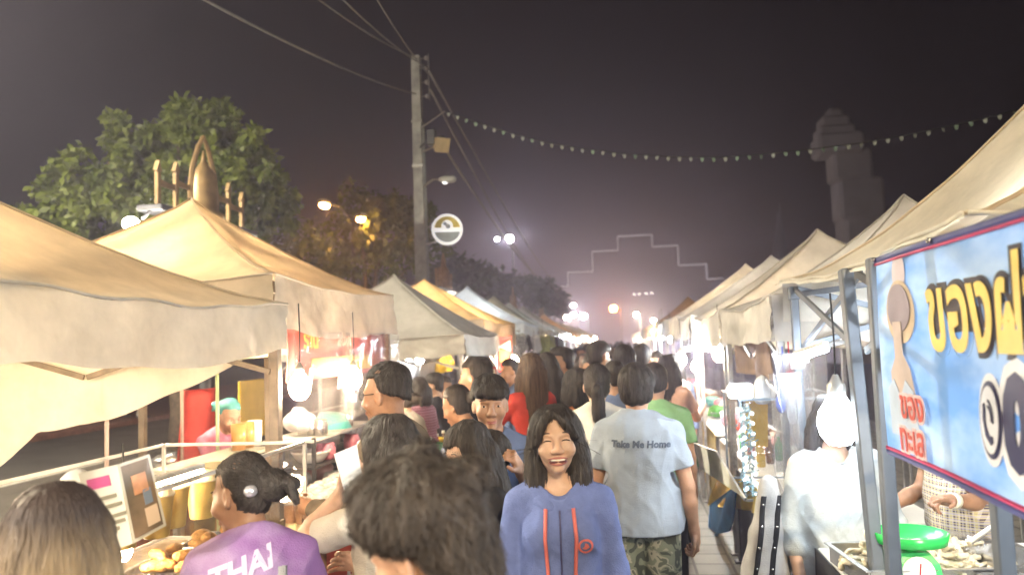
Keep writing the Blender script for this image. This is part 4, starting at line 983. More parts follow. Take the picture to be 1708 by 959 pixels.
d = 46; a = W(850, 396, d=d); c = W(829, 398, d=d+.5); mid = W(845, 398, d=d+.2)+np.array((0, 2.5, 0)); street_lamp('bright white street lamp with a smaller head, above the lane', [a, c], mid, mid[2]+.1, 'cool', 150*LAMP, True, r=.22)
d = 74; a = W(832, 463, d=d); c = W(838, 469, d=d+4); mid = (a+c)/2; street_lamp('far pair of amber street lamps over the grey green tents', [a, c], mid, mid[2]+.2, 'sod', 260*LAMP, r=.4)
d = 90; a = W(1023, 512, d=d); street_lamp('far orange red street lamp under the stepped light outline', [a], a+np.array((.8, 0, 0)), a[2]+.2, 'red', 350*LAMP, True, r=.42)
for i, (px, py, r, col) in enumerate(((957, 523, .3, 'cool'), (973, 525, .42, 'cool'), (944, 519, .12, 'warm'), (956, 508, .28, 'cool'), (1061, 523, .28, 'warm'), (1090, 533, .25, 'warm'), (945, 528, .3, 'warm'))):
    a = W(px, py, d=92+i*2); street_lamp('tiny far street lamp beyond the tents' if False else 'far %s street lamp low in the distance, %s' % (dict(cool='white', warm='yellowish')[col], ('long flat head above three round ones', 'round and largest of its cluster', 'smallest of its cluster', 'above the round ones', 'alone beside the orange red one', 'just over the orange tent roof', 'beside the smallest one')[i]), [a], a+np.array((.5, .2, 0)), a[2]+.15, col, 160*LAMP, True, r=r)
for i, px in enumerate((1058, 1066, 1078, 1087)):
    a = W(px, 491-(px-1058)*.08, d=120); b = MB(); b.box(a, (.42, .2, .22), rot('Y', .25)); tag(b.make('lit_window', emit('far_window', (.95, .95, 1), 2)), 'tiny far light hovering under the stepped light outline', 'lit window', 'row of tiny far lights')
# street lamp assumed outside the picture, added to light the big tree and roofs
street_lamp('unseen tall white street lamp added across the road to light the big tree', [(-9.4, 5.0, 6.9)], (-10.6, 4.6), 7.0, 'white', ADDED_TREEL*LAMP, r=.2)
street_lamp('tall yellowish lamp added unseen behind the photographer as front light', [(2.6, -6.5, 6.6)], (3.9, -6.8), 6.7, 'warm', ADDED_BACKL*LAMP, r=.2)  # unseen lamp added to brighten surfaces that face the camera
# ------------------------------------------------------------------ small goods
wood = mat('counter_wood', (.34, .25, .15), rough=.6, var=.25, scale=4, stretch=(1, 8, 1))
yel_top = mat('counter_yellow', (.55, .47, .26), rough=.5, var=.15)
steel = mat('tray_steel', (.62, .62, .62), rough=.25, metal=.9, var=.1)
blackf = mat('black_frame', (.03, .03, .035), rough=.45)
white_p = mat('white_plastic', (.78, .77, .74), rough=.4, var=.05)
clr = clear('clear_acrylic', gloss=.1, rough=.03)
film = clear('plastic_film', (.96, .97, 1), gloss=.12, rough=.12, haze=.24)
FOOD = dict(fried=mat('fried_batter', (.50, .25, .07), rough=.55, var=.35, scale=30, bump=.5, bscale=80), dough=mat('pale_noodles', (.68, .60, .44), rough=.5, var=.15, scale=40, bump=.5, bscale=90), green=mat('green_veg', (.08, .28, .04), rough=.5, var=.4, scale=30), red=mat('red_fruit', (.5, .06, .04), rough=.35, var=.3, scale=20), brown=mat('brown_sweets', (.22, .11, .05), rough=.45, var=.3, scale=25))
def skirted(label, x0, x1, y0, y1, h, topm, skirtm, text=None, front=1, tm=None, group='stall counters along the lane', tsize=.22, ty=None):
    """a market table: top board, legs, cloth skirt on the lane side"""
    e = empty('stall_counter', ((x0+x1)/2, (y0+y1)/2, 0), label, 'counter', group)
    b = MB(); b.box(((x0+x1)/2, (y0+y1)/2, h-.015), (x1-x0, y1-y0, .03), bev=.006); b.make('table_top', topm, e)
    for x in (x0+.05, x1-.05):
        for y in (y0+.05, y1-.05): b = MB(); b.box((x, y, (h-.03)/2), (.035, .035, h-.032)); b.make('leg', metal, e)
    xs = x1+.008 if front > 0 else x0-.008
    n = max(14, int((y1-y0)*9)); yy = np.linspace(y0, y1, n); zz = np.linspace(h-.004, .08, 9)
    G = [[(xs+front*(.014*math.sin(9*y)*(h-z)+.01*math.sin(23*y+3*z)*(h-z)), y, z) for y in yy] for z in zz]
    b = MB(); b.slab(np.array(G), .006); sk = b.make('skirt', skirtm, e, True)
    if text:
        put_text('lettering', text, tsize, tm, (xs+front*.035, ty if ty is not None else (y0+y1)/2, h-.22), (0, front, 0), (0, 0, 1), e, shear=.15, offset=.006)
    return e
def cup_proto(name, cupm, lidm, label, group, h=.13, r=.045):
    e = empty(name, (0, 0, -50), label, 'cup', group)
    b = MB(); b.lathe([(r*.7, 0), (r*.74, .004), (r, h), (r*1.05, h+.003), (r*.98, h+.004)], (0, 0, 0), 14); b.make('cup_wall', cupm, e, True, True)
    b = MB(); b.lathe([(r*1.07, h), (r*1.06, h+.008), (r*.95, h+.03), (r*.6, h+.05), (r*.15, h+.055)], (0, 0, 0), 14); b.make('lid', lidm, e, True, True); return e
def bowl(label, p, r, h, m, name='bowl', cat='bowl', group=None, flip=False, tilt=0):
    b = MB(); pr = [(r*.55, 0), (r*.62, .003), (r*.85, h*.5), (r, h), (r*1.05, h+.004), (r*1.02, h-.006), (r*.83, h*.5), (r*.55, .012), (.003, .010)]
    Rm = rot('Y', math.pi+tilt if flip else tilt); o = b.lathe(pr, np.asarray(p, float)+np.array((0, 0, h if flip else 0)), 22, Rm).make(name, m, None, True); return tag(o, label, cat, group)
def tray(label, c, sx, sy, h, m=steel, rz=0, group='serving trays'):
    c = np.asarray(c, float); Rm = rot('Z', rz); b = MB(); t = .006
    b.box(c+np.array((0, 0, t/2)), (sx-.004, sy-.004, t), Rm)
    for s_ in (-1, 1):
        b.box(c+Rm@np.array((s_*sx/2, 0, h/2)), (t, sy, h), Rm); b.box(c+Rm@np.array((0, s_*sy/2, h/2)), (sx-t*1.5, t, h-.001), Rm)
        b.box(c+Rm@np.array((s_*(sx/2+.008), 0, h)), (.02, sy+.032, .004), Rm); b.box(c+Rm@np.array((0, s_*(sy/2+.008), h-.0005)), (sx-.006, .02, .004), Rm)
    return tag(b.make('tray', m), label, 'tray', group)
def heap(name, label, c, r, h, m, seed=0, n=40, bit=.02, cat='food'):
    """a loose heap nobody would count: many small twisted pieces"""
    rg = np.random.default_rng(seed); b = MB()
    for i in range(n):
        a = rg.uniform(0, 6.28); d = math.sqrt(rg.uniform(0, 1)); p = np.array(c)+np.array((r[0]*d*math.cos(a), r[1]*d*math.sin(a), h*(1-d*d)*rg.uniform(.5, 1.05)+.006))
        q = np.cumsum(np.vstack([p, rg.normal(size=(4, 3))*bit*np.array((1, 1, .45))]), 0); q[:, 2] = np.maximum(q[:, 2], c[2]+.006); b.tube(q, bit*rg.uniform(.22, .4), 5)
    o = b.make(name, m, None, True); return tag(o, label, cat, None, 'stuff')
def roll_proto(m, name, label, cat, group, L=.1, r=.022):
    b = MB(); t = np.linspace(-1, 1, 8); b.tube([(x*L/2, .006*math.sin(3*x), r+.004*math.cos(4*x)) for x in t], [r*.5, r*.9, r, r*1.06, r*.98, r*1.03, r*.9, r*.45], 8)
    o = b.make(name, m, None, True); o.location = (0, 0, -50); return tag(o, label, cat, group)
def acrylic_box(e, x0, x1, y0, y1, z0, z1, mid=None, fr=white_metal):
    """panes and edge strips of a clear display case, parts of e"""
    def pane(c, s): b = MB(); b.box(c, s); b.make('pane', clr, e)
    cx, cy_, cz = (x0+x1)/2, (y0+y1)/2, (z0+z1)/2; t = .005; i = .012
    pane((x1, cy_, cz), (t, y1-y0-2*i, z1-z0-2*i)); pane((cx, y0, cz), (x1-x0-2*i, t, z1-z0-2*i)); pane((cx, y1, cz), (x1-x0-2*i, t, z1-z0-2*i)); pane((cx, cy_, z1), (x1-x0-2*i, y1-y0-2*i, t))
    b = MB()
    for x in (x0, x1):
        for z in (z0, z1): b.box((x, cy_, z), (.014, y1-y0-.015, .014))
        for y in (y0, y1): b.box((x, y, cz), (.015, .015, z1-z0-.014))
    for y in (y0, y1):
        for z in (z0, z1): b.box((cx, y, z), (x1-x0-.016, .014, .0138))
    b.make('edge_strip', fr, e)
    if mid:
        b = MB(); b.box((cx, cy_, mid), (x1-x0-.03, y1-y0-.03, .008)); b.make('shelf', clr, e)
# ------------------------------------------------------------------ first stall, under the droopy cream tent
skirted('wooden counter under the glass food case of the droopy cream tent', -2.35, -1.52, 1.15, 3.85, .92, wood, mat('skirt_brown', (.20, .10, .06), rough=.8, var=.25))
e = empty('display_case', (-1.9, 2.55, .92), 'clear acrylic food display case on the wooden counter', 'display case')
acrylic_box(e, -2.3, -1.56, 1.3, 3.72, .945, 1.40, 1.17)
tube_lamp((-1.72, 2.2, 1.375), (-1.72, 3.05, 1.375), 'warm tube light inside the acrylic food case', 9*PW, 'warm', .011)
bulb(W(205, 893, X=-1.98)-(0, 0, .06), 'small warm bulb added for the reflection in the food case behind the menu card', 7*PW, 'warm', r=.035, group='bulb added for the food case reflection')  # added bulb, stands in for a lamp reflection in the acrylic
fr = roll_proto(FOOD['fried'], 'fried_roll', 'golden fried roll piled on a tray in the acrylic food case', 'fried roll', 'fried rolls in the food case')
rg = np.random.default_rng(11); k = 0
for ti, (y, x) in enumerate(((1.62, -1.82), (2.12, -1.80), (2.62, -1.82), (3.12, -1.80), (3.5, -1.8))):
    tray('steel tray of golden fried rolls, %s in the acrylic food case' % ('beside the shopper', 'below the menu card', 'under the yellow cups', 'before the purple shirted woman', 'at the far end')[ti], (x, y, .955), .42, .40 if ti < 4 else .28, .035, group='steel trays in the food case')
    for i in range(13):
        p = (x+rg.uniform(-.15, .15), y+rg.uniform(-.12, .12), .965+(.035 if i > 8 else 0)+rg.uniform(0, .006))
        o = fr if k == 0 else fr.copy()
        if k: link(o)
        o.location = p; o.rotation_euler = (rg.uniform(-.25, .25), rg.uniform(-.25, .25), rg.uniform(0, 6.28)); k += 1
cupY = cup_proto('plastic_cup', mat('cup_yellow', (.72, .50, .14), rough=.4, var=.12), mat('cup_rim_cream', (.8, .66, .38), rough=.4), 'big yellow cup on the shelf of the acrylic food case', 'yellow cups in the food case', .15, .062)
for i, y in enumerate((2.62, 2.78, 2.94, 3.10, 3.26)):
    (copy_thing(cupY, (-1.78+.03*(i % 2), y, 1.176)) if i else cupY).location = (-1.78+.03*(i % 2), y, 1.176)
# menu cards
p00, p10, p01, p11 = W(132, 789, d=2.08), W(197, 774, d=2.05), W(167, 925, d=2.08), W(223, 905, d=2.05)
q10, q11 = W(249, 757, d=2.10), W(277, 876, d=2.10)
e = empty('menu_card', tuple((p01+q11)/2), 'folded menu card with a pink heading standing on the food case', 'menu card')
def panel(b, A, B, Cc, D, th=.006):
    n = np.cross(B-A, Cc-A); n = n/np.linalg.norm(n)*th/2; P = [A+n, B+n, D+n, Cc+n, A-n, B-n, D-n, Cc-n]
    b.add(P, [(0, 1, 2, 3), (7, 6, 5, 4), (0, 4, 5, 1), (1, 5, 6, 2), (2, 6, 7, 3), (3, 7, 4, 0)]); return b
panel(MB(), p00, p10, p01, p11).make('card_panel', mat('card_white', (.66, .63, .56), rough=.35, var=.06), e)
panel(MB(), p10, q10, p11, q11).make('card_panel', mat('card_frame', (.66, .63, .56), rough=.35), e)
toC = unit(C0-(p00+q11)/2)*.006
def sub(A, B, Cc, D, u0, u1, v0, v1):
    f = lambda u, v: (A*(1-u)+B*u)*(1-v)+(Cc*(1-u)+D*u)*v
    return [f(u0, v0)+toC, f(u1, v0)+toC, f(u0, v1)+toC, f(u1, v1)+toC]
panel(MB(), *sub(p00, p10, p01, p11, .14, .72, .1, .23), th=.002).make('heading_patch', mat('pink_print', (.55, .10, .26), rough=.4), e)
b = MB()
for v, u0, u1 in ((.34, .3, .8), (.45, .1, .9), (.58, .15, .95), (.66, .1, .9), (.74, .15, .7)): panel(b, *sub(p00, p10, p01, p11, u0, u1, v, v+.045), th=.002)
b.make('print_lines', mat('grey_print', (.24, .22, .16), rough=.5), e)
panel(MB(), *sub(p10, q10, p11, q11, .06, .93, .04, .96), th=.002).make('photo_print', mat('photo_dark', (.10, .085, .06), rough=.25, var=.5, scale=9, col2=(.30, .20, .13)), e)
toC *= 1.6
b = MB(); panel(b, *sub(p10, q10, p11, q11, .3, .75, .2, .45), th=.002); b.make('photo_print', mat('photo_orange', (.5, .24, .12), rough=.3, var=.4, scale=20), e)
b = MB(); panel(b, *sub(p10, q10, p11, q11, .5, .88, .66, .9), th=.002); b.make('photo_print', mat('photo_pale', (.6, .45, .33), rough=.3), e)
b = MB(); panel(b, *sub(p10, q10, p11, q11, .55, .8, .42, .62), th=.002); b.make('photo_print', mat('photo_blue', (.16, .2, .26), rough=.3), e)
# plastic bag puffed behind the card, thin posts of the stall frame
b = MB(); b.ball(W(128, 800, d=2.15)-(0, 0, .03), (.05, .05, .06), 12, 8); tag(b.make('paper_roll', white_p, None, True), 'white tissue roll peeking out behind the menu card', 'tissue roll')
for px, y0, X_, lab, m in ((178, 670, -3.0, 'thin pinkish post beyond the menu card', mat('post_pink', (.45, .33, .28), rough=.5)), (303, 610, -3.1, 'thin pinkish post beside the red apron', mat('post_pink', None)), (362, 612, -2.75, 'thin pale green post in front of the hairnet vendor', mat('post_green', (.46, .56, .34), rough=.5))):
    p = W(px, y0, X=X_); p = p if px != 178 else W(px, y0, d=4.5); b = MB(); b.tube([(p[0], p[1], 0), (p[0], p[1], 2.25)], .012, 8); tag(b.make('post', m, None, True), lab, 'post')
# ------------------------------------------------------------------ second stall, red banner and shelves
skirted('counter with a red skirt and white lettering full of drink cups', -2.12, -1.62, 4.0, 6.3, .80, yel_top, mat('skirt_red', (.50, .055, .025), rough=.6, var=.15), 'ปรุงรส', 1, mat('letter_white', (.8, .74, .66), rough=.5), tsize=.34, ty=4.75)
# red banner behind clear film under the valance
e = empty('hanging_banner', (-1.93, 5.4, 1.85), 'red banner with yellow lettering behind clear plastic under the tan tent', 'banner')
G = [[(-1.975-.02*math.sin(5*y)+.01*math.sin(11*z), y, z) for y in np.linspace(4.45, 6.45, 22)] for z in np.linspace(1.99, 1.66, 8)]
MB().slab(np.array(G), .005).make('banner_sheet', mat('banner_red', (.55, .13, .10), rough=.6, var=.2, scale=3), e, True)
put_text('lettering', 'ร้าน', .16, mat('letter_yellow', (.80, .60, .10), rough=.5), (-1.935, 4.75, 1.91), (0, 1, 0), (0, 0, 1), e, offset=.004)
put_text('lettering', 'สมตำ', .12, mat('letter_peach', (.75, .42, .30), rough=.5), (-1.935, 5.35, 1.91), (0, 1, 0), (0, 0, 1), e, offset=.004)
b = MB(); b.box((-1.945, 5.35, 1.745), (.006, 1.15, .10), bev=.002); b.make('lettering_band', mat('band_yellow', (.62, .42, .08), rough=.5, var=.2), e)
for y in (4.5, 6.4): b = MB(); b.tube([(-1.975, y, 1.98), (-1.97, y, 2.2)], .004, 5); b.make('tie', blackm, e)
G = [[(-1.90+.035*math.sin(7*y+2*z)+.02*math.sin(19*y-3*z), y, z) for y in np.linspace(4.4, 6.6, 40)] for z in np.linspace(1.96, 1.36, 14)]
b = MB(); b.grid(np.array(G)); tag(b.make('plastic_curtain', film, None, True), 'crinkled clear plastic curtain hanging in front of the red banner', 'plastic curtain')
# rack
e = empty('shelf_rack', (-2.36, 6.0, 0), 'black metal shelf rack loaded with bowls and bags beside the tent post', 'shelf rack')
for x in (-2.54, -2.18):
    for y in (5.36, 6.64): b = MB(); b.box((x, y, .62), (.025, .025, 1.22)); b.make('post', blackf, e)
for z in (.55, .80, 1.02, 1.21): b = MB(); b.box((-2.36, 6.0, z), (.38, 1.32, .02)); b.make('shelf', mat('shelf_pale', (.52, .50, .46), rough=.5) if z > 1.2 else blackf, e)
teal = mat('teal_plastic', (.10, .45, .42), rough=.35, var=.08); bluep = mat('blue_plastic', (.08, .16, .42), rough=.35); pinkp = mat('pink_plastic', (.6, .2, .26), rough=.4); greenp = mat('green_plastic', (.05, .45, .12), rough=.3)
bowl('upturned teal basin on top of the black shelf rack', (-2.32, 6.12, 1.22), .16, .12, teal, 'basin', 'basin', None, True, .12)
bowl('white bowl on the middle shelf of the black rack', (-2.3, 5.6, 1.03), .14, .08, white_p, 'bowl', 'bowl'); bowl('steel bowl on the lower shelf of the black rack', (-2.3, 6.35, .81), .15, .09, steel, 'bowl', 'bowl')
def bag(label, c, r, m, seed, name='plastic_bag', cat='plastic bag', group=None):
    S = Solid(np.array(c)-np.array(r)*1.7-.02, np.array(c)+np.array(r)*1.8+.02, max(.012, min(r)*.13)); c = np.asarray(c, float); r = np.asarray(r, float)
    S.ell(c, r, k=0); S.ell(c+(0, 0, r[2]*.95), r*np.array((.35, .35, .4)), k=.04); S.wobble(min(r)*.22, 3.2/min(r), seed); S.cut(c-(0, 0, r[2]*.8), (0, 0, -1))
    V, Q = S.mesh(); return tag(mk(name, V, Q, m, None, True), label, cat, group)
bagm = mat('bag_white', (.72, .72, .72), rough=.35, var=.15, scale=10); baggrey = mat('bag_grey', (.42, .43, .45), rough=.35, var=.2, scale=8)
for i, (y, z, m, lab) in enumerate(((5.2, 1.31, bagm, 'white plastic bag beside the upturned teal basin'), (5.75, 1.12, bagm, 'white plastic bag hanging over the middle shelf of the rack'), (6.15, 1.12, baggrey, 'grey plastic bag at the back of the middle rack shelf'), (5.1, .90, baggrey, 'grey plastic bag on the lower rack shelf'), (5.55, .90, mat('bag_pink', (.62, .40, .40), rough=.4, var=.15), 'pinkish plastic bag on the lower rack shelf'), (5.3, .65, bagm, 'white plastic bag on the bottom rack shelf'), (5.95, .65, mat('bag_yellow', (.60, .48, .16), rough=.4), 'yellow plastic bag on the bottom rack shelf'))):
    bag(lab, (-2.38, y+.4, z+.01), (.11, .13, .08), m, 60+i)
jarp = {}
for i in range(34):
    z = (.56, .81, 1.03, 1.22)[i % 4]; y = 5.42+1.16*((i*0.377) % 1.0); k = i % 4; nm = ('amber jar', 'white carton', 'pink tub', 'steel cup')[k]; m = (mat('jar_amber', (.45, .22, .08), rough=.2), white_p, pinkp, steel)[k]
    if k not in jarp:
        b = MB()
        if k == 1: b.box((0, 0, .05), (.08, .1, .1), bev=.008)
        else: b.lathe([(.032, 0), (.04, .01), (.042, .08), (.03, .1), (.032, .115), (.004, .117)], (0, 0, 0), 12)
        o = b.make(('jar', 'carton', 'small_tub', 'steel_cup')[k], m, None, True); jarp[k] = tag(o, '%s crowded on the black shelf rack' % nm, ('jar', 'carton', 'tub', 'cup')[k], nm+'s on the black shelf rack'); o.location = (-2.22, y, z)
    else: o = jarp[k].copy(); link(o); o.location = (-2.22-.03*(i % 3), y, z); o.rotation_euler = (0, 0, i)
rg = np.random.default_rng(21)
cupW = cup_proto('drink_cup', mat('cup_drink', (.48, .27, .17), rough=.3, var=.4, scale=7), mat('lid_clear_white', (.50, .45, .42), rough=.12, var=.3, scale=9), 'clear lidded drink cup standing in rows on the red skirted counter', 'lidded cups on the red skirted counter', .11, .045)
k = 0
for i in range(15):
    for j in range(5):
        p = (-1.72-.088*j+rg.uniform(-.01, .01), 4.68+.105*i+rg.uniform(-.01, .01), .80)
        if 0 < k: copy_thing(cupW, p)
        else: cupW.location = p
        k += 1
b = MB(); b.lathe([(.036, 0), (.04, .005), (.046, .1), (.035, .14), (.03, .16)], W(535, 892, X=-1.70)*(1, 1, 0)+(0, 0, .80), 14); tag(b.make('jar', greenp, None, True), 'bright green jar at the front of the drink cups', 'jar')
p = np.array((-1.72, 4.16, .80)); b = MB(); b.box(p+(0, 0, .075), (.07, .07, .15), bev=.006); tag(b.make('sauce_bottle', mat('bottle_brown', (.13, .08, .045), rough=.35)), 'square dark brown box on the corner of the red skirted counter', 'box')
p = np.array((-1.75, 4.36, .80)); e = empty('tissue_box', tuple(p), 'pale tissue box beside the dark brown box', 'tissue box'); b = MB(); b.box(p+(0, 0, .05), (.11, .16, .10), bev=.008); b.make('box', white_p, e); b = MB(); b.ball(p+(0, 0, .11), (.03, .05, .03)); b.make('tissue', bagm, e, True)
for i, (px, py) in enumerate(((412, 715), (425, 715), (398, 716))):
    p = W(px, py, X=-2.55); b = MB(); b.lathe([(.045, 0), (.05, .17), (.047, .168), (.04, .01), (.003, .01)], (p[0], p[1], 1.205), 14); tag(b.make('cup', [mat('cup_amber', (.6, .3, .1), rough=.3), white_p, mat('cup_amber', None)][i], None, True), ('amber cup in the middle of the pale shelf', 'white cup on the pale shelf before the yellow panel', 'amber cup at the open end of the pale shelf')[i], 'cup')
e = empty('side_shelf', (-2.55, 4.35, 0), 'pale plank shelf with a blue sign in front of the hairnet vendor', 'shelf'); b = MB(); b.box((-2.55, 4.68, 1.19), (.3, 1.0, .025), bev=.004); b.make('plank', mat('plank_green', (.55, .56, .46), rough=.5), e)
for y in (4.25, 5.1): b = MB(); b.box((-2.55, y, .59), (.03, .03, 1.17)); b.make('leg', metal, e)
b = MB(); b.box((-2.39, 4.68, 1.12), (.01, .3, .09)); b.make('sign', bluep, e)
put_text('lettering', 'หวานเย็น', .06, mat('letter_white', None), (-2.38, 4.68, 1.12), (0, 1, 0), (0, 0, 1), e)
b = MB(); G = [[(-4.28+.03*math.sin(4*y), y, z) for y in np.linspace(4.2, 6.6, 18)] for z in np.linspace(2.0, 1.62, 4)]; b.slab(np.array(G), .006); tag(b.make('tarpaulin', mat('tarp_bluegrey', (.26, .28, .30), rough=.6, var=.2), None, True), 'blue grey tarpaulin strip along the back of the tan tent', 'tarpaulin')
b = MB(); p = W(420, 682, X=-3.5); b.box(p, (.03, .5, .55), bev=.01); tag(b.make('yellow_board', mat('panel_yellow', (.60, .40, .06), rough=.6, var=.1)), 'yellow panel behind the hairnet vendor', 'panel')
# back edge of the tan stall: pots on a low bench
skirted('low bench with pots behind the shelf rack', -4.0, -3.4, 4.4, 6.4, .7, wood, mat('skirt_red2', (.30, .08, .06), rough=.8), group='stall counters along the lane')
for i, (y, m, nm) in enumerate(((4.9, steel, 'steel'), (5.5, mat('orange_plastic', (.6, .2, .06), rough=.4), 'orange'), (6.1, steel, 'tall steel'))):
    b = MB(); b.lathe([(.15, 0), (.17, .02), (.17, .22+.06*(i == 2)), (.18, .23+.06*(i == 2)), (.12, .27+.06*(i == 2)), (.02, .30+.06*(i == 2))], (-3.7, y, .70), 16); tag(b.make('pot', m, None, True), '%s lidded pot on the low bench behind the shelf rack' % nm, 'pot')
# ------------------------------------------------------------------ third stall (plain grey tent) and the goods round it
skirted('counter of toys and drinks under the plain grey tent', -2.3, -1.62, 8.0, 10.1, .80, white_p, mat('skirt_blue', (.10, .16, .34), rough=.7, var=.2))
for i, (px, py, r, m, lab) in enumerate(((718, 716, .11, greenp, 'green plastic tub on the counter beyond the woman in the blue checked shirt'), (700, 708, .1, bluep, 'blue plastic tub on the counter beyond the woman in the blue checked shirt'), (735, 712, .09, mat('yellow_plastic', (.7, .5, .06), rough=.4), 'yellow plastic tub beside the green one'))):
    p = W(px, py, Y=6.9+.2*i); b = MB(); b.lathe([(r*.8, 0), (r, .16), (r*1.05, .165), (r*.95, .16), (.003, .14)], (p[0], p[1], .82), 16); tag(b.make('tub', m, None, True), lab, 'tub')
skirted('narrow white counter with plastic tubs after the tan tent', -2.15, -1.6, 6.55, 7.6, .82, white_p, mat('skirt_white', (.6, .58, .55), rough=.7))
for i, (px, py, c) in enumerate(((690, 622, (.30, .34, .40)), (668, 610, (.20, .22, .26)), (715, 616, (.12, .12, .13)))):
    p = W(px, py, X=-3.2+.1*i); S = MB(); G = [[(p[0]+.03*math.sin(8*z+y), p[1]+y, p[2]+z) for y in np.linspace(-.5, .5, 12)] for z in np.linspace(.22, -.42, 8)]; S.slab(np.array(G), .012); tag(S.make('hanging_tarp', mat('tarp_%d' % i, c, rough=.35, var=.3, scale=5), None, True), ('glossy blue grey sheet at the back of the plain grey tent', 'dark sheet at the tree end of the plain grey tent', 'black sheet behind the yellow bags')[i], 'sheet')
for i, (px, py) in enumerate(((782, 618), (800, 614))): pass
for i, (px, py) in enumerate(((735, 608), (747, 606))):
    bag(('yellow shopping bag hanging at the back of the plain grey tent', 'deeper yellow bag hanging beside the other yellow bag')[i], W(px, py, X=-2.9), (.1, .09, .17), mat('bag_sun', (.70, .45, .02), rough=.4, var=.15), 80+i, 'shopping_bag', 'bag')
# red banners by the lane
def flag_banner(label, px0, py0, px1, py1, Y, text=None):
    a = W(px0, py0, Y=Y); c = W(px1, py1, Y=Y); e = empty('hanging_banner', tuple((a+c)/2), label, 'banner', 'red banners on the third stall')
    G = [[(x, Y+.02*math.sin(9*x+4*z), z) for x in np.linspace(a[0], c[0], 8)] for z in np.linspace(a[2], c[2], 8)]; MB().slab(np.array(G), .006).make('banner_sheet', mat('banner_bright_red', (.60, .04, .035), rough=.55, var=.12), e, True)
    mid = (a+c)/2; w, h = abs(c[0]-a[0]), abs(c[2]-a[2]); b = MB(); b.box((mid[0]-.08*w, Y-.035, mid[2]-.05*h), (w*.55, .008, h*.34), bev=.002); b.make('picture_print', mat('print_orange', (.8, .38, .10), rough=.5, var=.3, scale=14), e)
    b = MB(); b.prism([(mid[0]-.4*w, mid[2]+.2*h), (mid[0]+.45*w, mid[2]+.08*h), (mid[0]+.42*w, mid[2]+.38*h)], .007, (0, Y-.035, 0)); b.make('picture_print', mat('print_cream', (.8, .62, .5), rough=.5), e); return e
flag_banner('tall bright red banner next to the hanging clothes', 830, 561, 855, 619, 11.0); flag_banner('small red banner with an orange picture beside the warm bulb', 801, 612, 829, 640, 10.0)
# hanging clothes
def shirt_proto(m, label):
    S = Solid((-.36, -.09, -.62), (.36, .09, .12), .022)
    S.box((0, 0, -.28), (.2, .05, .3), rd=.04, k=.04)
    for s_ in (-1, 1): S.cone((s_*.15, 0, -.02), (s_*.27, 0, -.24), .06, .05, k=.04)
    S.ell((0, 0, .03), (.07, .08, .05), k=.02, op='s'); S.wobble(.02, 22, 3, (1, 1, .3)); V, Q = S.mesh()
    e = empty('hanging_shirt', (0, 0, -40), label, 'shirt', 'clothes hanging in the far tents'); mk('cloth', V, Q, m, e, True, True)
    b = MB(); b.tube([(-.2, 0, -.03), (0, 0, .03), (.2, 0, -.03)], .006, 5); b.tube([(0, 0, .03), (0, 0, .08), (.03, 0, .11), (.0, 0, .13)], .005, 5); b.make('hanger', blackm, e, True, True); return e
shm = [mat('cloth_black', (.035, .035, .04), rough=.8), mat('cloth_white', (.7, .7, .68), rough=.8), mat('cloth_olive', (.28, .30, .12), rough=.8, var=.4, scale=18), mat('cloth_steel', (.22, .27, .32), rough=.8, var=.3, scale=14), mat('cloth_pink', (.55, .25, .32), rough=.8), mat('cloth_mixed', (.06, .06, .06), rough=.8, col2=(.6, .62, .62), scale=22)]
protos = {}
for i, (px, py, Y) in enumerate(((866, 560, 14.4), (874, 562, 14.8), (882, 562, 15.4), (890, 562, 16), (898, 562, 16.8), (904, 562, 17.6), (911, 563, 18.4), (918, 563, 19.4), (925, 564, 20.4), (932, 564, 21.4), (868, 592, 14.3), (879, 593, 15.2), (889, 592, 15.9), (900, 592, 17))):
    k = (5, 0, 5, 1, 2, 2, 3, 2, 0, 3, 5, 1, 0, 5)[i]; nm = ('black', 'white', 'olive patterned', 'steel grey', 'pink', 'black and white patterned')[k]; row = 'upper' if i < 10 else 'lower'
    lab = '%s shirt hanging in the %s row by the tall red banner' % (nm, row); p = W(px, py, Y=Y)
    if k not in protos: protos[k] = shirt_proto(shm[k], lab); o = protos[k]; o.location = p; o.rotation_euler = (0, 0, R(70))
    else: copy_thing(protos[k], p, R(60+25*math.sin(i)), lab, 'clothes hanging in the far tents')
b = MB(); a = W(860, 552, Y=14.2); c = W(936, 556, Y=21.6); b.tube([a, c], .015, 6); tag(b.make('clothes_rail', metal, None, True), 'long rail holding the upper row of hanging clothes', 'rail')
b = MB(); a = W(862, 584, Y=14.2); c = W(906, 584, Y=17.4); b.tube([a, c], .015, 6); tag(b.make('clothes_rail', metal, None, True), 'short rail holding the lower row of hanging clothes', 'rail')
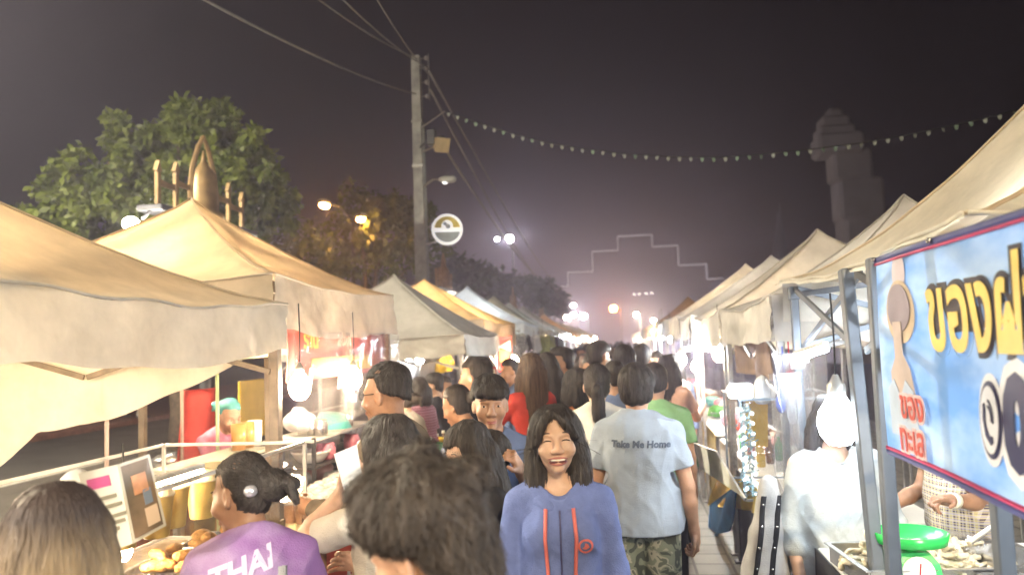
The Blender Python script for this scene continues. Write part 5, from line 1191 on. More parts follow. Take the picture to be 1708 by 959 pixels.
# ------------------------------------------------------------------ lane counters further down
sk = [mat('skirt_far_%d' % i, c, rough=.75, var=.2) for i, c in enumerate(((.45, .10, .08), (.12, .2, .42), (.5, .46, .38), (.42, .30, .08), (.10, .28, .16)))]
goods = [FOOD['fried'], FOOD['green'], FOOD['red'], FOOD['brown'], white_p, pinkp, teal]
gp = {}
rg = np.random.default_rng(31)
for i, (y, side) in enumerate([(y, -1) for y in (11.2, 14.9, 17.6, 20.5, 23.5, 26.5, 30)]+[(y, 1) for y in (7.4, 9.7, 12, 14.4, 17, 20, 23, 26, 30)]):
    x0, x1 = (-2.45, -1.75) if side < 0 else (.95, 1.65)
    nm = ('red', 'blue', 'pale', 'ochre', 'green')[i % 5]
    skirted('%s skirted counter, stall %s along the %s row' % (nm, ('first', 'second', 'third', 'fourth', 'fifth', 'sixth', 'seventh', 'eighth', 'ninth')[i if side < 0 else i-7], 'utility pole side' if side < 0 else 'banner side')+(' after the plain grey tent' if side < 0 else ' after the glass cabinet'), x0, x1, y-.95, y+.95, .8, white_p, sk[i % 5], None, -side)
    for j in range(5 if y < 18 else 3):
        k = int(rg.integers(0, len(goods))); p = ((x0+x1)/2+rg.uniform(-.12, .12), y-.75+j*(.37 if y < 18 else .7), .80); kn = ('fried snacks', 'green vegetables', 'red fruit', 'brown sweets', 'white crockery', 'pink plastic tubs', 'teal plastic tubs')[k]
        lab = 'bowl of %s on a far stall counter' % kn
        if k not in gp:
            e = empty('goods_bowl', p, lab, 'bowl', 'bowls of %s on far counters' % kn); b = MB(); b.lathe([(.09, 0), (.15, .08), (.155, .083), (.14, .078)], (0, 0, 0), 12); b.make('bowl_wall', steel, e, True, True)
            S = Solid((-.18, -.18, .0), (.18, .18, .24), .02); S.ell((0, 0, .07), (.14, .14, .09), k=0); S.wobble(.025, 60, k); V, Q = S.mesh(); mk('contents', V, Q, goods[k], e, True, True); gp[k] = e
        else: copy_thing(gp[k], p, rg.uniform(0, 6))
# ------------------------------------------------------------------ right side: glass cabinet stall
skirted('counter carrying the glass cabinet, under the grey topped tent', .86, 1.7, 4.6, 6.5, .80, white_p, mat('skirt_dark', (.05, .05, .07), rough=.7), None, -1)
e = empty('glass_cabinet', (1.2, 5.3, .80), 'small glass cabinet with a glittering blue light strip', 'display case')
a = W(1240, 672, Y=5.1); x0_, x1_ = a[0]-.02, a[0]+.6; acrylic_box(e, x0_, x1_, 5.1, 5.9, .83, a[2]+.02, 1.1, mat('strip_blue', (.35, .42, .5), rough=.3, metal=.5))
tin = emit('tinsel_glow', (.62, .9, 1), 2.2); rg = np.random.default_rng(4)
e = empty('light_garland', (x0_, 5.05, .85), 'bluish white glittering light garland wound down the cabinet corner', 'light garland')
b = MB()
for i in range(150):
    z = .86+(a[2]-.86)*i/150; t = i*.9; p = np.array((x0_+.02+.03*math.cos(t), 5.06+.03*math.sin(t), z)); b.bar(p, p+rg.normal(size=3)*.022, .007)
b.make('foil_strip', mat('foil_pale', (.65, .8, .85), rough=.2, metal=.7), e)
for i in range(26):
    b2 = MB(); z = .88+(a[2]-.9)*i/26; p = (x0_+.02+.04*math.cos(i*2.1), 5.05+.04*math.sin(i*2.1)-.01, z); b2.ball(p, .012, 6, 5); b2.make('tiny_lamp', tin, e, True)
p = W(1235, 652, Y=5.1); e = empty('glowing_block', tuple(p), 'glowing white block standing in for lit white bags on the glass cabinet', 'glowing block')  # added glowing block in place of brightly lit white bags and paper
b = MB(); b.box(p+(0, .03, .0), (.16, .06, .10), bev=.02); b.make('block_back', white_metal, e); b = MB(); b.box(p+(0, -.006, 0), (.14, .012, .08), bev=.004); b.make('glow_panel', emit('lit_bags_glow', COOL, 26*PW), e); b = MB(); b.box((p[0], p[1]+.04, (p[2]+a[2])/2-.02), (.03, .03, .08)); b.make('foot', blackf, e)
p = W(1273, 655, Y=5.2); bag('white plastic bag hanging beside the glowing white block', p, (.07, .06, .09), bagm, 91)
tray('black tray of pale snacks in front of the glass cabinet', (1.0, 4.78, .81), .34, .3, .05, blackf); heap('snack_pieces', 'pale snack pieces heaped on the black tray', (1.0, 4.78, .82), (.13, .11), .05, FOOD['dough'], 3, 50, .02)
b = MB(); q = W(1262, 700, Y=5.35); b.box(q, (.14, .012, .34), rot('Y', .05)); tag(b.make('price_board', mat('board_orange', (.70, .42, .05), rough=.5)), 'orange yellow board standing in the glass cabinet', 'board')
# slanted white price sheet and the folded blue and yellow cloth at the counter end
A, B, Cc, D = W(1158, 738, Y=6.2), W(1195, 752, Y=5.4), W(1168, 780, Y=6.1), W(1243, 830, Y=4.75)
b = MB(); panel(b, A, B, Cc, D, .012); tag(b.make('price_sheet', mat('sheet_white', (.75, .73, .68), rough=.5, var=.12, scale=14)), 'slanted white price sheet on the counter end before the glass cabinet', 'price sheet')
def drape(name, label, quads, cols, cat):
    e = empty(name, tuple(np.mean(quads[0], 0)), label, cat)
    for qd, c in zip(quads, cols):
        A, B, Cc, D = [np.asarray(v) for v in qd]; G = np.array([[(A*(1-u)+B*u)*(1-v)+(Cc*(1-u)+D*u)*v+np.array((-.03*math.sin(9*u+3*v)*v, .01*math.sin(8*v), 0)) for u in np.linspace(0, 1, 12)] for v in np.linspace(0, 1, 12)])
        MB().slab(G, .008).make('cloth_panel', c, e, True)
drape('draped_cloth', 'blue and yellow cloth draped over the end of the counter, below the white price sheet', [
    (W(1203, 786, X=.80), W(1236, 798, X=.80), W(1182, 842, X=.79), W(1236, 850, X=.79)), (W(1236, 798, X=.78), W(1262, 815, X=.78), W(1240, 850, X=.77), W(1292, 862, X=.77)),
    (W(1184, 842, X=.775), W(1232, 806, X=.775), W(1186, 898, X=.77), W(1214, 884, X=.77))], [mat('cloth_yellow', (.66, .42, .06), rough=.7), mat('cloth_yellow2', (.60, .46, .12), rough=.7), mat('cloth_blue', (.05, .22, .50), rough=.6)], 'cloth')
# brown sheet and hanging clear bags under the right tents
b = MB(); G = [[(.93+.04*math.sin(6*y+2*z), y, z) for y in np.linspace(5.2, 6.5, 16)] for z in np.linspace(1.93, 1.55, 9)]; b.slab(np.array(G), .008); tag(b.make('hanging_sheet', mat('sheet_brown', (.24, .17, .13), rough=.8, var=.2), None, True), 'brown cloth sheet hanging from the edge of the grey topped tent', 'sheet')
for i, (px, py, Y) in enumerate(((1335, 655, 4.4), (1358, 650, 4.5), (1312, 690, 4.1))):
    p = W(px, py, Y=Y); b = MB(); G = [[(p[0]+x, p[1]+.03*math.sin(30*x+6*z+i), p[2]+z) for x in np.linspace(-.07, .07, 10)] for z in np.linspace(.2, -.28, 10)]; b.grid(np.array(G)); tag(b.make('clear_bag', film, None, True), ('clear plastic sleeve hanging nearest the tube light', 'clear plastic sleeve hanging behind the big white bulb', 'long clear plastic sleeve hanging beside the tent leg')[i], 'plastic sleeve')
for i, (px, py, c) in enumerate(((1308, 640, (.08, .1, .45)), (1318, 632, (.5, .05, .08)), (1303, 672, (.1, .16, .6)), (1322, 690, (.6, .65, .7)))):
    p = W(px, py, Y=4.42); b = MB(); b.ball(p, (.03, .03, .055), 8, 6); b.tube([p+(0, 0, .05), p+(0, 0, .2)], .004, 4); tag(b.make('snack_packet', mat('packet_%d' % i, c, rough=.25, var=.3, scale=20), None, True), ('dark blue snack packet on the tent leg', 'red snack packet on the tent leg', 'bright blue snack packet low on the tent leg', 'silver snack packet low on the tent leg')[i], 'snack packet')
# ------------------------------------------------------------------ near right stall
skirted('counter with the steel food trays under the blue banner', .80, 1.75, 2.0, 3.72, .92, white_p, mat('skirt_night', (.06, .065, .08), rough=.7), None, -1)
tray('large steel tray of pale noodles in front of the vendor in the pale sweater', (1.06, 3.22, .93), .50, .38, .07, rz=R(6)); heap('noodle_heap', 'pale cooked noodles heaped in the large steel tray', (1.06, 3.22, .937), (.2, .14), .075, FOOD['dough'], 5, 170, .035)
tray('empty steel tray beside the tray of noodles', (1.36, 2.86, .93), .34, .3, .06, rz=R(-6)); tray('small steel tray between the noodles and the weighing scale', (1.42, 3.3, .93), .18, .3, .05)
p = W(1517, 878, d=2.85); p[2] = .93
e = empty('kitchen_scale', tuple(p), 'green kitchen scale with a round pan on the counter', 'scale')
b = MB(); b.lathe([(.07, .15), (.12, .155), (.128, .19), (.122, .192), (.112, .165), (.003, .16)], p, 24); b.make('pan', mat('scale_green', (.03, .50, .10), rough=.25), e, True)
b = MB(); P_ = []; 
b.box(p+(0, 0, .01), (.19, .16, .02), bev=.005)
for z, w, d in ((.02, .17, .14), (.09, .15, .11), (.125, .10, .08)): P_.append([(p[0]+sx*w/2, p[1]+sy*d/2, p[2]+z) for sx, sy in ((-1, -1), (1, -1), (1, 1), (-1, 1))])
b.add(np.array(P_).reshape(-1, 3), [(0, 3, 2, 1), (8, 9, 10, 11)]+[(j*4+i, j*4+(i+1) % 4, j*4+4+(i+1) % 4, j*4+4+i) for j in range(2) for i in range(4)]); b.tube([p+(0, 0, .12), p+(0, 0, .155)], .02, 8); b.make('scale_body', mat('scale_green', None), e)
b = MB(); b.lathe([(.055, 0), (.055, .008), (.003, .008)], p+np.array((0, -.063, .062)), 20, rot('X', R(78))); b.make('dial', white_p, e)
b = MB(); b.bar(p+np.array((0, -.0735, .05)), p+np.array((.008, -.066, .095)), .004); b.make('pointer', mat('scale_red', (.5, .03, .03)), e)
p = W(1592, 948, d=3.1); p[2] = .93; o = bowl('clear plastic bowl of shredded salad near the scale', p, .13, .09, clear('bowl_clear', gloss=.15, haze=.25)); heap('salad_shreds', 'shredded pale salad in the clear plastic bowl', p+(0, 0, .012), (.08, .08), .06, FOOD['dough'], 8, 60, .02)
b = MB(); b.tube([p+(.03, 0, .05), p+(.13, -.03, .14), p+(.18, -.04, .17)], [.014, .008, .01], 6); tag(b.make('spoon', white_p, None, True), 'white spoon standing in the salad bowl', 'spoon')
# leaning dark post, banner post, banner
bg_ = mat('blue_grey_steel', None)
e = empty('banner_post', (W(1472, 700, d=2.50)[0], W(1472, 700, d=2.50)[1], 0), 'upright dark steel post at the edge of the blue banner', 'post'); a = W(1463, 430, d=2.48); b = MB(); b.bar((e.location[0], e.location[1], 0), (e.location[0]+.005, e.location[1], a[2]+.005), .042); b.make('shaft', bg_, e); b = MB(); b.box((e.location[0], e.location[1], .01), (.16, .16, .02)); b.make('foot', bg_, e)
a = W(1409, 440, d=3.0); c = W(1447, 800, d=2.9); dd = (c-a)/(c[2]-a[2]); f = a+dd*(0-a[2]); b = MB(); b.bar(a-dd*.02, f, .058, .045); tag(b.make('leaning_post', bg_), 'leaning dark steel post in front of the vendor in the pale sweater', 'post')
# the blue banner, a flat sheet running back towards the camera
B0t, B0b = W(1461, 431, d=2.42), W(1487, 752, d=2.42); B0 = np.array((B0t[0], B0t[1])); zt, zb = B0t[2], B0b[2]
best = None
for ang in np.linspace(-12, 20, 65):
    dr = np.array((-math.sin(R(ang))*1.0, -math.cos(R(ang)))); q = proj((*(B0+dr*.75), zt)); q2 = proj((*(B0+dr*.75), zb))
    ex = 432-.46*(q[0]-1460); ex2 = 745+.537*(q2[0]-1490); er = abs(q[1]-ex)+abs(q2[1]-ex2)
    if best is None or er < best[0]: best = (er, ang)
print('BANNER ANGLE', best); dr = np.array((-math.sin(R(best[1])), -math.cos(R(best[1])))); BL = 1.5
nb = np.array((-dr[1], dr[0])); nb = nb*(-1 if nb[0] > 0 else 1)   # towards the lane
def bp(u, v, off=0.0):
    """u metres along the banner from its post, v 0..1 from top to bottom"""
    wob = .006*math.sin(5*u+3*v); x, y = B0+dr*u+nb*(off+wob); return np.array((x, y, zt+(zb-zt)*v))
e = empty('blue_banner', tuple(bp(.7, 1)), 'large blue shop banner with yellow lettering and a phone symbol', 'banner'); HB = zt-zb
G = [[bp(u, v) for u in np.linspace(0, BL, 40)] for v in np.linspace(0, 1, 16)]
bm, N, L, P = nt('banner_sky_print'); P.inputs['Roughness'].default_value = .35
tc = N.new('ShaderNodeTexCoord'); mp = N.new('ShaderNodeMapping'); mp.inputs['Scale'].default_value = (1, 1, 2.4); no = N.new('ShaderNodeTexNoise'); no.inputs['Scale'].default_value = 3.0; no.inputs['Detail'].default_value = 6; L.new(tc.outputs['Object'], mp.inputs['Vector']); L.new(mp.outputs['Vector'], no.inputs['Vector'])
rp = N.new('ShaderNodeValToRGB'); rp.color_ramp.elements[0].position = .38; rp.color_ramp.elements[0].color = (.17, .37, .78, 1); rp.color_ramp.elements[1].position = .68; rp.color_ramp.elements[1].color = (.56, .73, .98, 1); L.new(no.outputs['Fac'], rp.inputs['Fac']); L.new(rp.outputs['Color'], P.inputs['Base Color']); tr_ = N.new('ShaderNodeBsdfTranslucent'); L.new(rp.outputs['Color'], tr_.inputs['Color']); mx = N.new('ShaderNodeMixShader'); mx.inputs[0].default_value = .4; L.new(P.outputs[0], mx.inputs[1]); L.new(tr_.outputs[0], mx.inputs[2]); L.new(mx.outputs[0], N['Material Output'].inputs['Surface'])
MB().grid(np.array(G)).make('banner_sheet', bm, e, True)
def band(v0, v1, m, off, nm='border'):
    G = [[bp(u, v, off) for u in np.linspace(0, BL, 40)] for v in np.linspace(v0, v1, 3)]; MB().slab(np.array(G), .002).make(nm, m, e, True)
band(.0, .028, mat('border_navy', (.07, .08, .24), rough=.4), .005); band(.028, .042, mat('border_crimson', (.42, .03, .12), rough=.4), .005); band(.958, .976, mat('border_crimson', None), .005); band(.975, 1.0, mat('border_navy', None), .005)
def on_banner(V2, F, u, v, m, off, nm='lettering'):
    P = []
    for q in V2:
        uu = u+q[0]; z = zt+(zb-zt)*v+q[1]; vv = (zt-z)/(zt-zb); P.append(bp(uu, vv, off+max(0, q[2])))
    o = mk(nm, P, F, m, e, smooth=False); return o
def shape(pts, th=.001):
    n = len(pts); return np.array([(x, y, th) for x, y in pts]+[(x, y, 0) for x, y in pts]), [tuple(range(n)), tuple(reversed(range(n, 2*n)))]+[(i, i+n, (i+1) % n+n, (i+1) % n) for i in range(n)]
def oval(rx, ry, n=28, th=.001): return shape([(rx*math.cos(2*math.pi*i/n), ry*math.sin(2*math.pi*i/n)) for i in range(n)], th)
def uv_of(px, py):
    """where the line of sight through a photo pixel meets the banner plane (metres along, 0..1 down)"""
    r_ = ray(px, py); n3 = np.array((nb[0], nb[1], 0)); t_ = ((np.array((*B0, 0))-C0)@n3)/(r_@n3); q = C0+r_*t_; return (q[:2]-B0)@dr, (zt-q[2])/(zt-zb)
u1, v1 = uv_of(1557, 545); u2, v2 = uv_of(1690, 510)
for body, m, off, offs in (('ของฝาก', mat('letter_outline', (.012, .012, .03), rough=.4), .0028, .022), ('ของฝาก', mat('letter_gold', (.85, .62, .16), rough=.35, var=.15, scale=8), .0055, .006)):
    V, F = text_mesh(body, 1.0, .001, 0.0, offs*4); x0_ = V[:, 0].min(); w_ = (V[:, 0].max()-x0_)
    sc = .72/ w_ ; V = V*np.array((sc, sc*1.15, 1)); V[:, 0] += -V[:, 0].min()+(u1-.02)-(0); on_banner(V, F, 0, (v1+v2)/2-.01, m, off)
uc, vc = uv_of(1655, 700)
V, F = oval(.066, .098); on_banner(V, F, uc, vc, mat('halo_white', (.75, .75, .82), rough=.4), .0028, 'phone_symbol')
V, F = oval(.056, .082); on_banner(V, F, uc, vc, mat('ring_navy', (.03, .03, .09), rough=.4), .0052, 'phone_symbol')
V, F = oval(.046, .071); on_banner(V, F, uc, vc, mat('halo_white', None), .0076, 'phone_symbol')
V, F = shape([(-.018, .035), (-.028, .03), (-.03, .0), (-.018, -.035), (.008, -.052), (.022, -.045), (.018, -.032), (.004, -.034), (-.01, -.018), (-.016, .0), (-.014, .02)]); on_banner(V, F, uc, vc, mat('ring_navy', None), .010, 'phone_symbol')
for a0 in (.03, .042):
    pts = [(a0*math.cos(t)*.75-.006, a0*math.sin(t)+.002) for t in np.linspace(-.2, 1.4, 8)]; pts += [((a0-.006)*math.cos(t)*.75-.006, (a0-.006)*math.sin(t)+.002) for t in np.linspace(1.4, -.2, 8)]
    V, F = shape(pts); on_banner(V, F, uc, vc, mat('ring_navy', None), .010, 'phone_symbol')
u0, v0 = uv_of(1706, 715)
for m, off, offs in ((mat('halo_white', None), .0028, .085), (mat('ring_navy', None), .0055, .03)):
    V, F = text_mesh('08', .24, .001, 0, offs*.5); V[:, 0] += -V[:, 0].mean()+.075; on_banner(V, F, u0, v0, m, off)
# printed figure in a round straw hat with a pale cone, and the red words below
uf, vf = uv_of(1507, 520)
pk = mat('print_pale', (.62, .55, .62), rough=.4); straw = mat('print_straw', (.55, .43, .30), rough=.4, var=.15, scale=20); shade_ = mat('print_shade', (.26, .22, .27), rough=.4, var=.2, scale=10)
ua, va = uv_of(1503, 448); V, F = oval(.055, .06); on_banner(V, F, ua, va+.02, pk, .0025, 'printed_picture')
V, F = oval(.115, .088); on_banner(V, F, uf, vf, straw, .0046, 'printed_picture'); V, F = oval(.092, .066); on_banner(V, F, uf-.004, vf-.02, shade_, .0068, 'printed_picture')
ud, vd = uv_of(1507, 590); V, F = shape([(-.03, .09), (.04, .09), (.035, .0), (.08, -.04), (.11, -.14), (-.08, -.14), (-.075, -.05), (-.03, -.01)]); on_banner(V, F, ud, vd, mat('print_skin', (.52, .42, .38), rough=.4, var=.15, scale=12), .0088, 'printed_picture')
V, F = shape([(-.10, .0), (-.045, .03), (.0, -.02), (.045, .03), (.10, .0), (.12, -.13), (-.10, -.13)]); ug, vg = uv_of(1510, 650); on_banner(V, F, ug, vg, mat('print_blouse', (.45, .55, .72), rough=.4, var=.12, scale=12), .0110, 'printed_picture')
uw, vw = uv_of(1527, 715)
for body, dv in (('ของ', -.10), ('ทะเล', .055)):
    for m, off, o_ in ((mat('print_pink', (.72, .52, .55), rough=.4), .0130, .02), (mat('print_red', (.60, .10, .08), rough=.4), .0155, .004)):
        V, F = text_mesh(body, .105, .001, .0, o_*.5); on_banner(V, F, uw+(.02 if dv < 0 else 0), vw+dv, m, off)
for v_ in (.01,):
    for u in (.02, .5, 1.0, 1.45): b = MB(); q = bp(u, v_, .012); b.ball(q, .008, 8, 6); b.make('eyelet', steel, e, True)
# clear film over the near counter edge
b = MB(); a = W(1292, 560, Y=4.25); G = [[(a[0]+.05*math.sin(9*z+5*u)+.09*u, a[1]-.12*u, z) for u in np.linspace(0, 1, 12)] for z in np.linspace(1.75, .6, 16)]; b.grid(np.array(G)); tag(b.make('plastic_curtain', film, None, True), 'clear plastic curtain gathered by the leg of the cream tent', 'plastic curtain')

# sauce bottles on the counters
bp_ = None
for i, (x, y) in enumerate([(-1.72-.09*(k % 2), 6.62+.13*k) for k in range(7)]+[(-1.75-.1*(k % 3), 8.15+.2*k) for k in range(9)]+[(1.25+.08*(k % 2), 4.72+.06*k) for k in range(5)]+[(1.05+.1*(k % 3), 6.55+.16*k) for k in range(9)]):
    z = .82 if 6.5 < y < 7.6 and x < 0 else .80; c = i % 4; lab = '%s sauce bottle on a white topped counter' % ('red', 'yellow', 'brown', 'green')[c]; m = (mat('sauce_red', (.5, .05, .03), rough=.25), mat('sauce_yellow', (.65, .45, .05), rough=.25), mat('sauce_brown', (.12, .06, .03), rough=.2), greenp)[c]
    if bp_ is None:
        bp_ = empty('sauce_bottle', (x, y, z), lab, 'bottle', '%s sauce bottles' % 'red'); b = MB(); b.lathe([(.03, 0), (.034, .01), (.034, .12), (.014, .17), (.013, .2)], (0, 0, 0), 12); b.make('bottle_glass', m, bp_, True, True); b = MB(); b.lathe([(.016, .198), (.016, .222), (.004, .224)], (0, 0, 0), 10); b.make('bottle_cap', white_p, bp_, True, True)
    else: q = copy_thing(bp_, (x, y, z), 0, lab, '%s sauce bottles' % ('red', 'yellow', 'brown', 'green')[c]); set_mats(q, dict(bottle_glass=m))
# ------------------------------------------------------------------ clothes fabrics
def fab(name, c, var=.12, scale=14, col2=None, sheen=.2, **k): return mat('fab_'+name, c, rough=.9, var=var, scale=scale, bump=.3, bscale=200, col2=col2, spec=.2, **k)
def camo_mat():
    m, N, L, P = nt('fab_camo'); P.inputs['Roughness'].default_value = .85
    tc = N.new('ShaderNodeTexCoord'); no = N.new('ShaderNodeTexNoise'); no.inputs['Scale'].default_value = 11; no.inputs['Detail'].default_value = 2.5; no.inputs['Distortion'].default_value = 1.2; L.new(tc.outputs['Object'], no.inputs['Vector'])
    rp = N.new('ShaderNodeValToRGB'); rp.color_ramp.interpolation = 'CONSTANT'; el = rp.color_ramp.elements; el[0].position = 0; el[0].color = (.035, .04, .03, 1); el[1].position = .43; el[1].color = (.13, .14, .10, 1)
    for p, c in ((.52, (.25, .235, .18)), (.6, (.07, .08, .055))): q = el.new(p); q.color = (*c, 1)
    L.new(no.outputs['Fac'], rp.inputs['Fac']); L.new(rp.outputs['Color'], P.inputs['Base Color']); return m
def plaid_mat(name, base, c1, c2, sc=14):
    m, N, L, P = nt('fab_plaid_'+name); P.inputs['Roughness'].default_value = .85; tc = N.new('ShaderNodeTexCoord'); last = None
    prev = None
    for ax, c, s_ in (('X', c1, 1), ('Z', c2, 1), ('X', c2, 2.3), ('Z', c1, 2.3)):
        w = N.new('ShaderNodeTexWave'); w.bands_direction = ax; w.inputs['Scale'].default_value = sc*s_/3; w.inputs['Distortion'].default_value = .3; L.new(tc.outputs['Object'], w.inputs['Vector'])
        r = N.new('ShaderNodeValToRGB'); r.color_ramp.elements[0].position = .62; r.color_ramp.elements[1].position = .72; L.new(w.outputs['Fac'], r.inputs['Fac'])
        k = N.new('ShaderNodeMath'); k.operation = 'MULTIPLY'; k.inputs[1].default_value = .6; L.new(r.outputs['Color'], k.inputs[0])
        mx = N.new('ShaderNodeMix'); mx.data_type = 'RGBA'; L.new(k.outputs[0], mx.inputs[0]); mx.inputs[7].default_value = (*c, 1)
        if prev is None: mx.inputs[6].default_value = (*base, 1)
        else: L.new(prev, mx.inputs[6])
        prev = mx.outputs[2]
    L.new(prev, P.inputs['Base Color']); return m
def ombre_mat():
    m = hair_mat('ombre'); N, L = m.node_tree.nodes, m.node_tree.links; P = N['Principled BSDF']
    tc = N.new('ShaderNodeTexCoord'); sp = N.new('ShaderNodeSeparateXYZ'); L.new(tc.outputs['Object'], sp.inputs[0]); mr = N.new('ShaderNodeMapRange'); mr.inputs[1].default_value = 1.54; mr.inputs[2].default_value = 1.34; L.new(sp.outputs[2], mr.inputs[0])
    no = N.new('ShaderNodeTexNoise'); no.inputs['Scale'].default_value = 40; mp = N.new('ShaderNodeMapping'); mp.inputs['Scale'].default_value = (1, 1, .1); L.new(tc.outputs['Object'], mp.inputs['Vector']); L.new(mp.outputs['Vector'], no.inputs['Vector'])
    k = N.new('ShaderNodeMath'); k.operation = 'MULTIPLY'; L.new(mr.outputs[0], k.inputs[0]); L.new(no.outputs['Fac'], k.inputs[1]); k2 = N.new('ShaderNodeMath'); k2.operation = 'MULTIPLY'; k2.inputs[1].default_value = 1.7; k2.use_clamp = True; L.new(k.outputs[0], k2.inputs[0])
    mx = N.new('ShaderNodeMix'); mx.data_type = 'RGBA'; L.new(k2.outputs[0], mx.inputs[0]); mx.inputs[6].default_value = (.05, .035, .03, 1); mx.inputs[7].default_value = (.45, .33, .19, 1); L.new(mx.outputs[2], P.inputs['Base Color'])
ombre_mat()
F_ = dict(dark=fab('dark', (.03, .03, .035)), black=fab('black', (.018, .018, .02)), jeans=fab('jeans', (.06, .08, .14), .3), white=fab('white', (.56, .53, .48)), red=fab('red', (.48, .06, .05)), slate=fab('slate', (.12, .16, .28)), hoodie=fab('hoodie', (.125, .165, .37), .1, 30), tee=fab('tee', (.27, .31, .37), .06, 9),
          orange=fab('orange', (.62, .24, .12)), peach=fab('peach', (.68, .42, .32)), green=fab('green', (.22, .40, .20)), blue=fab('blue', (.06, .13, .42)), sweater=fab('sweater', (.42, .45, .46), .05, 60), brown=fab('brown', (.16, .125, .09), .35, 12), pink=fab('pink', (.60, .22, .34), .3, 16), grey=fab('grey', (.30, .30, .31)), khaki=fab('khaki', (.30, .26, .18)), teal=fab('teal', (.10, .28, .30)))
camo = camo_mat(); plaidB = plaid_mat('blue', (.10, .16, .38), (.5, .55, .65), (.04, .06, .14), 40); plaidY = plaid_mat('yellow', (.07, .045, .06), (.55, .46, .22), (.45, .40, .42), 34); plaidR = plaid_mat('red', (.30, .07, .10), (.10, .05, .08), (.5, .3, .4), 40)
jersey = fab('jersey', (.27, .14, .36), scale=4, col2=(.40, .28, .50), rampw=(.44, .56))
stripeP = plaid_mat('trousers', (.10, .105, .12), (.45, .46, .48), (.08, .08, .09), 24)
def place(label, px, py, d, face, **k):
    """stand a person so that the top of the head is seen where the photo shows it"""
    lean, side, head = k.get('lean', 0), k.get('side', 0), k.get('head', (0, 0, 0))
    U = ntrans((0, 0, .92))@nrot('X', -R(lean))@nrot('Y', R(side))@ntrans((0, 0, -.92))
    v = app(U@ntrans((0, -.012, 1.455))@nrot('Z', R(head[0]))@nrot('X', -R(head[1]))@nrot('Y', R(head[2]))@ntrans((0, .02, .13)), (0, -.012, .134))
    w = W(px, py, d=d); s = w[2]/v[2]; c, n = math.cos(R(face)), math.sin(R(face))
    pos = np.array((w[0]-s*(c*v[0]-n*v[1]), w[1]-s*(n*v[0]+c*v[1]), 0)); aim = k.pop('aim', None)
    if aim:      # arm directions from where the elbow and wrist are seen
        k['arms'] = dict(k.get('arms') or {}); sw = (.165 if k.get('girl') else .185)*.94
        for nm, (ep, wp) in aim.items():
            q = app(U, ((-1 if nm == 'L' else 1)*sw, -.005, 1.365))*s; sh = pos+np.array((c*q[0]-n*q[1], n*q[0]+c*q[1], q[2])); el = W(*ep[:2], d=ep[2]); wr = W(*wp[:2], d=wp[2])
            du = unit(el-sh); el2 = sh+du*.285*s; df = unit(wr-el2); lo_ = lambda z: (c*z[0]+n*z[1], -n*z[0]+c*z[1], z[2])
            a = dict(k['arms'].get(nm, {})); a['u'] = lo_(du); a['f'] = lo_(df); k['arms'][nm] = a
    return person(label, pos, face, H=1.70*s, **k)
def strip(info, name, m, pts, w, front=True, th=.005, off=.004):
    bv = BVHTree.FromPolygons(info['top'][0].tolist(), info['top'][1].tolist(), epsilon=0.0); d = Vector((0, -1 if front else 1, 0)); s = info['s']; L_ = []
    t = np.linspace(0, len(pts)-1, 8*len(pts)); pts = np.array(pts, float)*s; P = np.stack([np.interp(t, np.arange(len(pts)), pts[:, j]) for j in (0, 1)], 1)
    for q in P:
        o = Vector((q[0], 0, q[1]))-d*.6; h = bv.ray_cast(o, d, 1.5)
        if h[0] is not None: L_.append(np.array(h[0])-np.array(d)*off)
    L_ = np.array(L_); T = np.gradient(L_, axis=0); B = np.cross(T, np.array(d)); B /= np.linalg.norm(B, axis=1, keepdims=True)+1e-9
    G = np.stack([L_-B*w/2, L_-B*w/4-np.array(d)*th, L_+B*w/4-np.array(d)*th, L_+B*w/2, L_+np.array(d)*th, L_-B*w/2], 1)
    b = MB(); b.grid(G); return b.make(name, m, info['e'], True, True)
